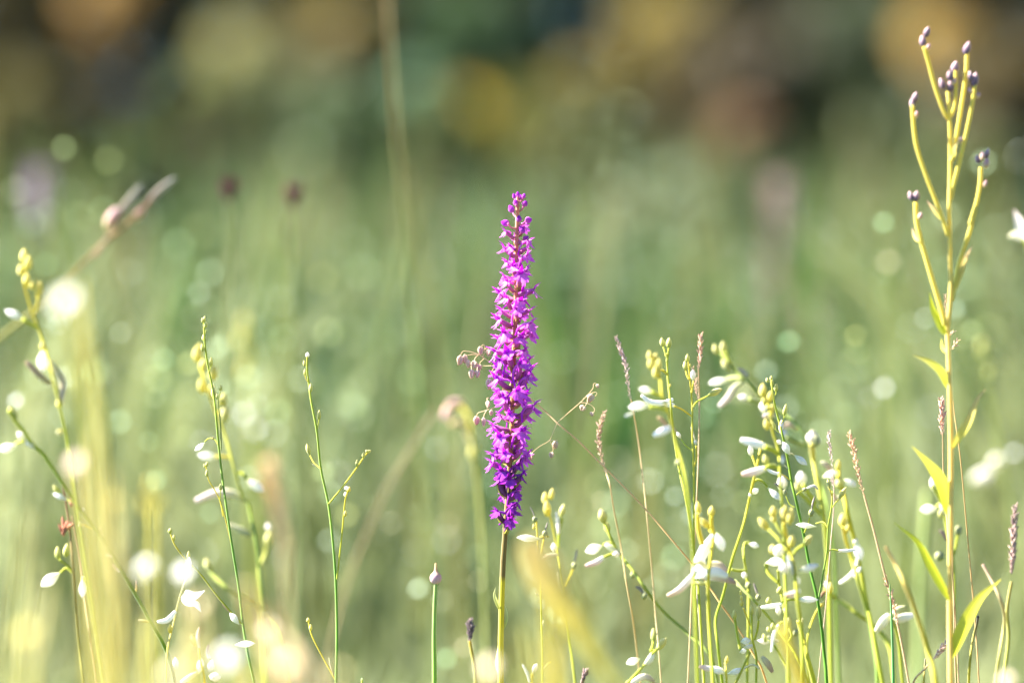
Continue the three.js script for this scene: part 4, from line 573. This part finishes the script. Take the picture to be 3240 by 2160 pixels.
{ // around the tall budding plant
  use(2600, 1300, 640, 1167);
  new Plant('dry_grass', 'rosy grass spike close along the left side of the tall budding plant', 'grass stem', GG, D0 + 0.01, [[700, 130], [705, 370], [725, 640], [760, 1000], [780, 1300], [792, 1568]], [7, 10], [STRAW, STRAW]).head([[692, -75], [698, 0], [693, 70], [700, 145]], 34, 32, C(0.60, 0.38, 0.26), C(0.46, 0.28, 0.24));
  new Plant('dry_grass', 'golden hair thin stem running down right of the tall budding plant', 'grass stem', GG, D0 + 0.02, [[760, -60], [768, 20], [800, 250], [850, 800], [880, 1130], [910, 1568]], [5, 10], [C(0.5, 0.34, 0.12), C(0.55, 0.36, 0.14)]);
  new Plant('dry_grass', 'short stem with a blackened bent tip beside the lowest broad leaf', 'grass stem', GG, D0 - 0.01, [[905, 1185], [895, 1240], [880, 1290], [860, 1420], [850, 1568]], [14, 18], [C(0.09, 0.07, 0.07), C(0.48, 0.44, 0.06)]);
  new Plant('sedge_stem', 'stem with a long dark brown seed spike near the right edge', 'sedge', null, D0 - 0.06, [[1098, 985], [1072, 1150], [1082, 1300], [1050, 1568]], [18, 28], [C(0.46, 0.40, 0.12), yellowish()], { wob: 0.002 }).head([[1120, 545], [1112, 700], [1103, 850], [1097, 940]], 36, 70, C(0.26, 0.17, 0.16), C(0.42, 0.30, 0.26), 'spike');
  function yellowish() { return C(0.40, 0.42, 0.08); }
  new Plant('dry_grass', 'bent brown tipped stem leaning against the sedge near the right edge', 'grass stem', GG, D0 - 0.07, [[932, 885], [975, 965], [1030, 1080], [1058, 1190], [1052, 1260], [1030, 1400], [1005, 1568]], [16, 22], [ROSY, C(0.5, 0.48, 0.14)]);
  new Plant('grass_blade', 'slim fresh green blade standing by the two section spike', 'grass blade', null, D0, [[395, 998], [403, 1150], [410, 1350], [415, 1568]], [7, 28], [C(0.16, 0.34, 0.1), C(0.14, 0.36, 0.12)], { stem: 'blade', wob: 0 });
  new Plant('grass_blade', 'blurred orange yellow blade with a withered tip left of the tall plant', 'grass blade', null, D0 - 0.12, [[370, 780], [430, 890], [480, 1000], [560, 1200], [620, 1400], [660, 1568]], [16, 44], [C(0.5, 0.34, 0.12), C(0.5, 0.46, 0.05)], { stem: 'blade', trans: 0.3 });
  new Plant('dry_grass', 'pink straw spike lying diagonally at the foot of the tall budding plant', 'grass stem', GG, D0 - 0.03, [[640, 1440], [585, 1500], [530, 1568]], [12, 14], [STRAW, STRAW]).head([[735, 1335], [690, 1380], [640, 1440]], 34, 26, C(0.62, 0.44, 0.32), C(0.50, 0.34, 0.28));
  new Plant('dry_grass', 'little dark tipped stub at the bottom left of the tall budding plant', 'grass stem', GG, D0 - 0.02, [[600, 1430], [595, 1490], [590, 1568]], [10, 14], [C(0.16, 0.14, 0.10), YELLOW]);
  new Plant('white_wildflower', 'white flower with a stem of pale buds hidden behind the tall budding plant', WF, GW, D0 + 0.11, [[640, 430], [690, 520], [720, 640], [760, 900], [770, 1200], [780, 1568]], [20, 20], [LIME, LIME]).bud(622, 566, 60, 112, -95, 'w').limb([[710, 545], [690, 540], [665, 552]], 22, 22, LIME).bud(645, 425, 40, 90, -10, 'v').bud(690, 595, 36, 60, 0, 's').bud(790, 690, 44, 60, 0, 'o').limb([[765, 830], [780, 760], [788, 710]], 18, 16, LIME).bud(682, 838, 60, 60, 0, 'o').strip([[725, 745], [705, 710], [682, 688]], 20, C(0.4, 0.24, 0.24), C(0.3, 0.2, 0.2)).bud(705, 560, 40, 100, -20, 'v');
  new Plant('white_wildflower', 'two long white petals low down left of the orange yellow blade', WF, GW, D0 + 0.08, [[400, 1180], [440, 1300], [470, 1568]], [18, 20], [LIME, LIME]).strip([[395, 1175], [360, 1215], [315, 1275]], 48, WHITE, PALE).strip([[415, 1215], [470, 1195], [535, 1178]], 46, PALE, WHITE).strip([[400, 1190], [440, 1150], [490, 1130]], 36, PALE, C(0.5, 0.5, 0.25));
  new Plant('grass_blade', 'wide pale green blurred blade upright behind the tall budding plant', 'grass blade', null, D0 + 0.5, [[612, 470], [600, 650], [585, 900], [570, 1200], [560, 1568]], [40, 64], [C(0.28, 0.34, 0.1), C(0.3, 0.38, 0.12)], { stem: 'blade', trans: 0.3 });
  use(2760, 640, 480, 990);
  new Plant('dry_grass', 'straw spike half hidden behind the middle of the tall budding plant', 'grass stem', GG, D0 + 0.0, [[488, 740], [500, 950], [508, 1200], [512, 1500], [515, 1900]], [8, 10], [STRAW, STRAW]).head([[478, 600], [486, 680], [482, 750]], 22, 22, C(0.5, 0.34, 0.2), C(0.36, 0.24, 0.16)).head([[565, 895], [540, 930], [515, 965]], 26, 10, C(0.5, 0.3, 0.26), STRAW).head([[535, 840], [520, 855], [505, 870]], 22, 7, C(0.6, 0.44, 0.34), STRAW);
  new Plant('white_wildflower', 'blurred white flower cut by the right edge beside the tall budding plant', WF, GW, D0 + 0.22, [[992, 240], [1030, 330], [1080, 600], [1100, 1200], [1110, 1900]], [22, 26], [LIME, LIME]).leaf([[990, 230], [960, 130], [925, 45]], 60, WHITE, C(0.8, 0.66, 0.62), 0.4, 'petal', V(0.9, 0.1, 0.3)).leaf([[990, 230], [930, 215], [885, 225]], 54, C(0.6, 0.56, 0.4), PALE, 0.4, 'petal', V(0.1, 0.9, 0.3)).leaf([[990, 235], [1050, 240], [1090, 280]], 54, WHITE, WHITE, 0.4, 'petal', V(0.1, 0.9, 0.3));
}

// ------------------------------------------------------------------ blurred stems before the focus
ov();
const GF = 'sunlit blurred stems near the lens';
const bloom = (P, X, Y, d, c) => {   // an open six petalled flower turned towards the light
  const nx = V(0.77, 0, 0.63).normalize(), ny = V(0.315, 0.862, -0.385).normalize(), ctr = P.pt([X, Y]), L = P.m(d) / 2;
  for (let i = 0; i < 6; i++) { const a = i * 1.047 + 0.3, dir = nx.clone().multiplyScalar(Math.cos(a)).addScaledVector(ny, Math.sin(a)); part('petal', setCol(blade([ctr.clone(), ctr.clone().addScaledVector(dir, L * 0.5), ctr.clone().addScaledVector(dir, L)], leafW(L * 0.95), nx.clone().multiplyScalar(-Math.sin(a)).addScaledVector(ny, Math.cos(a)), 0.1, 2, 4), () => c), VC(0.3), P.g); }
};
const flowerHead = (P, X, Y, d, c = WHITE) => { bloom(P, X, Y, d, c); P.bud(X, Y, d * 0.25, d * 0.25, 0, 'y'); return P; };
flowerHead(new Plant('white_wildflower', 'glowing white open flower out of focus on a yellow stem at the left', WF, GF, 2.12, [[150, 700], [185, 800], [215, 950], [235, 1200], [250, 1568]], [12, 18], [YELLOW, C(0.5, 0.45, 0.1)], { trans: 0.3 }), 148, 690, 62);
for (const [x0, y0, x1, D, w, c, label, kind] of [
  [185, 640, 262, 2.28, 9, YELLOW, 'blurred yellow grass blade right beside the glowing white flower', 'grass_blade'],
  [205, 760, 232, 2.22, 12, C(0.52, 0.46, 0.07), 'blurred yellow blade right under the glowing white flower', 'grass_blade'],
  [225, 990, 300, 2.18, 10, C(0.52, 0.45, 0.08), 'blurred yellow stem with a disc of light at the left', 'grass_blade'],
  [255, 1090, 300, 2.2, 10, C(0.56, 0.42, 0.18), 'blurred peach coloured blade in the lower left', 'grass_blade'],
  [60, 1180, 10, 2.2, 10, C(0.5, 0.48, 0.1), 'blurred pale yellow blade near the left edge', 'grass_blade'],
  [110, 1320, 60, 2.1, 12, C(0.50, 0.46, 0.12), 'blurred wide yellow blade in the bottom left corner', 'grass_blade'],
  [350, 1160, 330, 2.35, 9, C(0.52, 0.48, 0.04), 'blurred lemon yellow blade left of the white glows', 'grass_blade'],
  [560, 1350, 660, 2.2, 22, C(0.66, 0.46, 0.24), 'blurred peach blade slanting below the crisp slender stem', 'grass_blade'],
  [620, 1410, 730, 2.15, 20, C(0.66, 0.48, 0.26), 'second blurred peach blade slanting at the bottom left', 'grass_blade'],
  [470, 1440, 400, 2.1, 18, C(0.6, 0.5, 0.2), 'blurred cream blade along the bottom edge at the left', 'grass_blade'],
]) new Plant(kind, label, 'grass blade', 'blurred yellow blades near the lens', D, [[x0, y0], [x0 * 0.8 + x1 * 0.2, y0 * 0.75 + 392], [x0 * 0.45 + x1 * 0.55, y0 * 0.4 + 940], [x1, 1568]], [w * 0.8, w * 1.6], [c, c].map(q => mix(q, C(0.78, 0.72, 0.42), 0.35)), { stem: 'blade', trans: 0.4 });
flowerHead(new Plant('white_wildflower', 'blurred pinkish pale flower below the brown withered head at the left', WF, GF, 2.26, [[170, 1070], [185, 1200], [200, 1400], [205, 1568]], [8, 12], [C(0.6, 0.45, 0.2), YELLOW]), 170, 1062, 46, C(0.74, 0.58, 0.50));
flowerHead(new Plant('white_wildflower', 'left one of two blurred white glows in the lower left', WF, GF, 2.3, [[332, 1310], [340, 1400], [350, 1568]], [8, 12], [PALE, YELLOW]), 332, 1302, 46);
flowerHead(new Plant('white_wildflower', 'right one of two blurred white glows in the lower left', WF, GF, 2.32, [[420, 1320], [428, 1400], [440, 1568]], [8, 12], [PALE, YELLOW]), 420, 1312, 42);
flowerHead(new Plant('white_wildflower', 'large blurred white flower at the bottom edge left of the slender stem base', WF, GF, 2.18, [[520, 1510], [525, 1540], [530, 1600]], [8, 12], [PALE, YELLOW]), 520, 1508, 60);
flowerHead(new Plant('white_wildflower', 'blurred cream flower on the slanting peach blades at the bottom left', WF, GF, 2.28, [[610, 1460], [620, 1510], [640, 1600]], [8, 12], [C(0.66, 0.5, 0.26), YELLOW]), 608, 1450, 56, C(0.82, 0.70, 0.52));
flowerHead(new Plant('white_wildflower', 'blurred cream glow hiding the foot of the orchid stalk', WF, GF, 2.22, [[1122, 1535], [1122, 1560], [1120, 1600]], [8, 12], [C(0.66, 0.5, 0.26), YELLOW]), 1122, 1530, 44, C(0.84, 0.72, 0.54));
for (const [x, y, D, d, c, label] of [[262, 1150, 2.25, 30, C(0.70, 0.56, 0.14), 'blurred yellow flower above the peach blade at the left'], [455, 1385, 2.2, 44, C(0.84, 0.66, 0.42), 'blurred peach flower right under the two white glows'], [655, 1530, 2.12, 54, C(0.84, 0.62, 0.40), 'blurred peach flower at the bottom edge right of the slender stem base'], [400, 1550, 2.1, 56, C(0.84, 0.76, 0.62), 'blurred cream flower in the bottom left at the frame edge'], [60, 1450, 2.1, 40, C(0.74, 0.66, 0.22), 'blurred pale yellow flower in the bottom left corner'], [775, 1545, 2.15, 40, C(0.78, 0.68, 0.34), 'blurred cream yellow flower at the bottom edge under the crisp stem'], [1255, 1500, 2.1, 20, C(0.74, 0.64, 0.18), 'blurred yellow flower low between orchid and slanting blade'], [575, 1560, 2.2, 40, C(0.80, 0.66, 0.20), 'blurred golden flower at the bottom edge left of the peach one']])
  flowerHead(new Plant('white_wildflower', label, WF, GF, D, [[x, y + 10], [x + 5, y + 60], [x + 8, 1640]], [8, 12], [C(0.66, 0.5, 0.26), YELLOW]), x, y, d, c);
flowerHead(new Plant('white_wildflower', 'blurred peach glow in the bottom right corner', WF, GF, 2.4, [[2312, 1570], [2314, 1590], [2316, 1620]], [8, 12], [C(0.66, 0.5, 0.26), YELLOW]), 2312, 1562, 40, C(0.84, 0.70, 0.54));
{
  const P = new Plant('grass_blade', 'broad blurred yellow blade slanting down right of the orchid stalk', 'grass blade', null, 2.28, [[1218, 1240], [1270, 1330], [1330, 1430], [1410, 1568]], [8, 14], [C(0.56, 0.40, 0.12), YELLOW], { trans: 0.4 });
  P.leaf([[1215, 1235], [1270, 1335], [1335, 1440], [1420, 1600]], 76, C(0.68, 0.48, 0.16), C(0.60, 0.53, 0.07), 0.5, 'blade', V(0.9, 0.25, 0.3));
  for (const [x, y, D, c, label] of [[1262, 1380, 2.2, YELLOW, 'soft yellow blade behind the broad slanting one'], [1225, 1440, 2.1, C(0.5, 0.46, 0.1), 'soft yellow blade between orchid stalk and slanting blade'], [1180, 1470, 2.15, C(0.5, 0.46, 0.1), 'soft yellow blade just right of the orchid foot']])
    new Plant('grass_blade', label, 'grass blade', 'blurred yellow blades near the lens', D, [[x, y], [x + 8, y + 60], [x + 20, 1568]], [14, 34], [c, c], { stem: 'blade', trans: 0.4 });
  new Plant('grass_blade', 'soft yellow tuft blade low in front of the right cluster', 'grass blade', 'blurred yellow blades near the lens', 2.5, [[1800, 1440], [1815, 1500], [1840, 1568]], [20, 34], [YELLOW, YELLOW], { stem: 'blade', trans: 0.4 });
}

// ------------------------------------------------------------------ single plants behind the focus
const GB = 'blurred meadow plants in the background';
for (const [x, y, label] of [[525, 442, 'left one of two dark maroon flower heads blurred in the background'], [672, 456, 'right one of two dark maroon flower heads blurred in the background']])
  new Plant('burnet', label, WF, 'maroon burnet heads', D0 + 0.62, [[x, y + 20], [x + 2, y + 150], [x - 4, y + 420], [x + 6, y + 800], [x, 1568]], [7, 9], [C(0.2, 0.22, 0.08), C(0.2, 0.28, 0.07)]).head([[x, y - 14], [x, y], [x, y + 20]], 27, 60, C(0.075, 0.022, 0.028), C(0.11, 0.035, 0.04), 'flower_head');
for (const [x, y0, y1, w, D, c0, c1, label] of [[90, 400, 540, 36, D0 + 2, C(0.30, 0.21, 0.28), C(0.42, 0.34, 0.40), 'blurred violet orchid spike far back at the left edge'], [1790, 420, 720, 38, D0 + 2.4, C(0.38, 0.26, 0.22), C(0.46, 0.35, 0.30), 'tall blurred dusky pink flower spike behind the right cluster'], [1870, 700, 850, 26, D0 + 2.2, C(0.36, 0.27, 0.22), C(0.44, 0.34, 0.28), 'short faint pinkish flower spike behind the right cluster']])
  new Plant('orchid', label, 'orchid', 'blurred flower spikes in the background', D, [[x, y0 + 15], [x, (y0 + y1) / 2], [x - 6, y1], [x - 12, 1100], [x - 14, 1568]], [7, 12], [C(0.3, 0.24, 0.14), C(0.2, 0.28, 0.06)]).head([[x, y0], [x, (y0 * 2 + y1) / 3], [x - 3, (y0 + 2 * y1) / 3], [x - 6, y1]], w, 150, c0, c1, 'flower_spike');
new Plant('tall_stem', 'tall hazy upright stalk crossing the top edge left of the orchid', 'dry stem', null, D0 + 0.75, [[885, -160], [892, 0], [897, 100], [912, 300], [930, 500], [955, 800], [975, 1150], [985, 1568]], [8, 10], [C(0.36, 0.22, 0.10), C(0.20, 0.25, 0.05)], { wob: 0 });
new Plant('dry_stem', 'thick dry forked stalk leaning up to the right at the left, out of focus', 'dry stem', null, D0 + 0.34, [[345, 462], [290, 515], [235, 560], [185, 610], [110, 690], [0, 775], [-120, 900]], [7, 14], [C(0.24, 0.12, 0.07), C(0.24, 0.23, 0.05)])
  .strip([[335, 470], [365, 440], [402, 408]], 15, C(0.26, 0.18, 0.13), C(0.28, 0.28, 0.24), 'husk').limb([[215, 590], [250, 540], [270, 500]], 7, 8, C(0.30, 0.20, 0.12)).strip([[255, 515], [290, 470], [325, 425]], 16, C(0.24, 0.17, 0.12), C(0.26, 0.26, 0.22), 'husk').bud(255, 500, 26, 60, 30, 'k').bud(318, 490, 20, 50, 45, 'k');
new Plant('dry_grass', 'blurred orange straw plume upright between the two crisp budding stems', 'grass stem', GB, D0 + 0.85, [[655, 1240], [665, 1400], [690, 1568]], [10, 12], [STRAW, C(0.46, 0.36, 0.16)]).head([[612, 1060], [632, 1130], [650, 1200], [660, 1270]], 34, 46, C(0.50, 0.37, 0.22), C(0.54, 0.40, 0.22));
new Plant('dry_grass', 'blurred pinkish straw blade slanting down left of the orchid', 'grass stem', GB, D0 + 0.5, [[1000, 940], [950, 1020], [890, 1120], [840, 1230], [800, 1330], [740, 1568]], [5, 7], [C(0.40, 0.30, 0.18), C(0.44, 0.36, 0.18)]);
new Plant('white_wildflower', 'blurred nodding peach buds on a yellow stem just left of the orchid', WF, GB, D0 + 0.4, [[1050, 925], [1075, 955], [1085, 1020], [1100, 1130], [1110, 1300], [1120, 1568]], [8, 9], [YELLOW, C(0.30, 0.34, 0.08)]).bud(1028, 945, 24, 46, -150, 'k').bud(1046, 925, 22, 44, -90, 'k').bud(1088, 1035, 22, 40, 0, 'y').limb([[1085, 1020], [1060, 970], [1035, 975]], 14, 14, C(0.5, 0.4, 0.2));
new Plant('white_wildflower', 'blurred yellow green bud spike left of the two maroon stems', WF, GB, D0 + 0.9, [[565, 760], [572, 900], [580, 1200], [590, 1568]], [8, 10], [C(0.36, 0.36, 0.04), LIME]).buds([[562, 740, 18, 40], [552, 780, 16, 40], [575, 810, 18, 44], [560, 850, 18, 44]], 'y');
new Plant('white_wildflower', 'blurred yellow bud cluster beside the lemon blade at the lower left', WF, GB, D0 + 0.75, [[350, 1140], [355, 1300], [360, 1568]], [8, 10], [YELLOW, LIME]).buds([[345, 1115, 22, 40], [365, 1150, 18, 34, 10], [330, 1160, 18, 40, -12], [352, 1190, 20, 40]], 'y');
new Plant('white_wildflower', 'blurred lime bud spike near the right edge', WF, GB, D0 + 0.65, [[2262, 820], [2270, 900], [2300, 1050], [2330, 1250], [2345, 1568]], [6, 8], [C(0.30, 0.34, 0.05), C(0.26, 0.32, 0.05)]).buds([[2258, 800, 22, 50, -5], [2275, 850, 18, 36, 10]], 'g').bud(2255, 1095, 30, 56, 65, 'v').bud(2290, 1060, 26, 44, 60, 'v');
// small white flowers scattered through the meadow behind, each a soft disc of light; greenish ones are painted leaf glints
const spot = [];
for (const [x, y, D, s, c, where] of [
  [560, 950, 3.75, 46, 0, 'beside the bunched yellow buds, upper of a pair'], [585, 985, 3.8, 42, 0, 'beside the bunched yellow buds, lower of a pair'], [462, 1015, 3.7, 28, 0, 'left of the crisp slender stem'], [1003, 1030, 3.75, 36, 1, 'left of the orchid spike'], [2032, 890, 3.6, 44, 0, 'left of the tall budding plant, brighter one'], [2000, 912, 3.7, 30, 1, 'left of the tall budding plant, fainter one'],
  [345, 845, 4.3, 40, 1, 'right of the yellow glow at the left'], [812, 565, 4.9, 60, 2, 'left of the hazy tall stalk'], [1005, 600, 4.6, 54, 2, 'right of the hazy tall stalk'], [770, 935, 4.3, 48, 2, 'right of the nearest crisp stem tip'], [775, 1090, 4.0, 44, 1, 'by the side shoot of the nearest crisp stem'], [470, 1270, 3.9, 44, 1, 'beside the slender stem, low'], [655, 1280, 3.9, 46, 1, 'over the orange straw plume'], [780, 1265, 4.0, 40, 2, 'right of the lower crisp stem'], [955, 1270, 4.0, 44, 2, 'above the leek bud at the left'], [1025, 1240, 4.0, 44, 1, 'above the leek bud at the right'], [1555, 720, 4.3, 46, 2, 'above the twin buds'], [1560, 560, 4.8, 54, 2, 'high right of the orchid tip'], [1690, 850, 4.0, 38, 2, 'behind the arching stem'], [35, 920, 3.4, 44, 0, 'at the left edge'], [1870, 1000, 3.9, 36, 2, 'left of the pale feathery spike'], [2330, 1040, 3.6, 36, 0, 'at the right edge'], [640, 640, 4.6, 54, 2, 'below the maroon heads'], [1290, 820, 4.2, 44, 2, 'just right of the orchid spike'], [345, 460, 5.5, 50, 2, 'behind the forked stalk'], [1500, 1060, 3.9, 50, 2, 'below the white flowers on the twin bud stem'],
  [1330, 1330, 4.1, 44, 2, 'low behind the broad slanting blade'], [1480, 860, 4.2, 40, 2, 'left of the rosy grass'], [700, 340, 7.5, 70, 2, 'high up left of the hazy stalk'], [560, 110, 10, 70, 3, 'at the top left, largest and faintest'], [1390, 500, 6.4, 60, 2, 'high above the quaking grass'], [1930, 560, 5.2, 50, 2, 'right of the dusky pink spike'], [2290, 640, 4.6, 44, 2, 'far right, level with the white star'], [130, 780, 4.4, 44, 2, 'under the forked stalk'],
]) {
  const P = new Plant('meadow_flower', ['bright white', 'pale white', 'greenish painted glint as', 'faint olive'][c] + ' blurred flower disc ' + where, WF, 'soft discs of light from flowers far behind', D, [[x, y + 8], [x + 3, y + 180], [x, y + 500]], [7, 9], [C(0.22, 0.28, 0.08), C(0.14, 0.2, 0.05)]);
  const col = [C(0.84, 0.86, 0.84), C(0.76, 0.82, 0.74), C(0.62, 0.74, 0.56), C(0.56, 0.50, 0.20)][c], d = s * [0.47, 0.35, 0.26, 0.30][c];
  const gs = [], nx = V(0.77, 0, 0.63).normalize(), ny = V(0.315, 0.862, -0.385).normalize(), ctr = P.pt([x, y]), L = P.m(d) / 2; for (let i = 0; i < 6; i++) { const a = i * 1.047 + 0.3, dir = nx.clone().multiplyScalar(Math.cos(a)).addScaledVector(ny, Math.sin(a)); gs.push(blade([ctr.clone(), ctr.clone().addScaledVector(dir, L * 0.5), ctr.clone().addScaledVector(dir, L)], leafW(L * 0.95), nx.clone().multiplyScalar(-Math.sin(a)).addScaledVector(ny, Math.cos(a)), 0.1, 2, 4)); }
  part('petals', setCol(mergeGeometries(gs), () => col), VC(0.35, 0.5), P.g);
}
renderer.render(scene, camera);
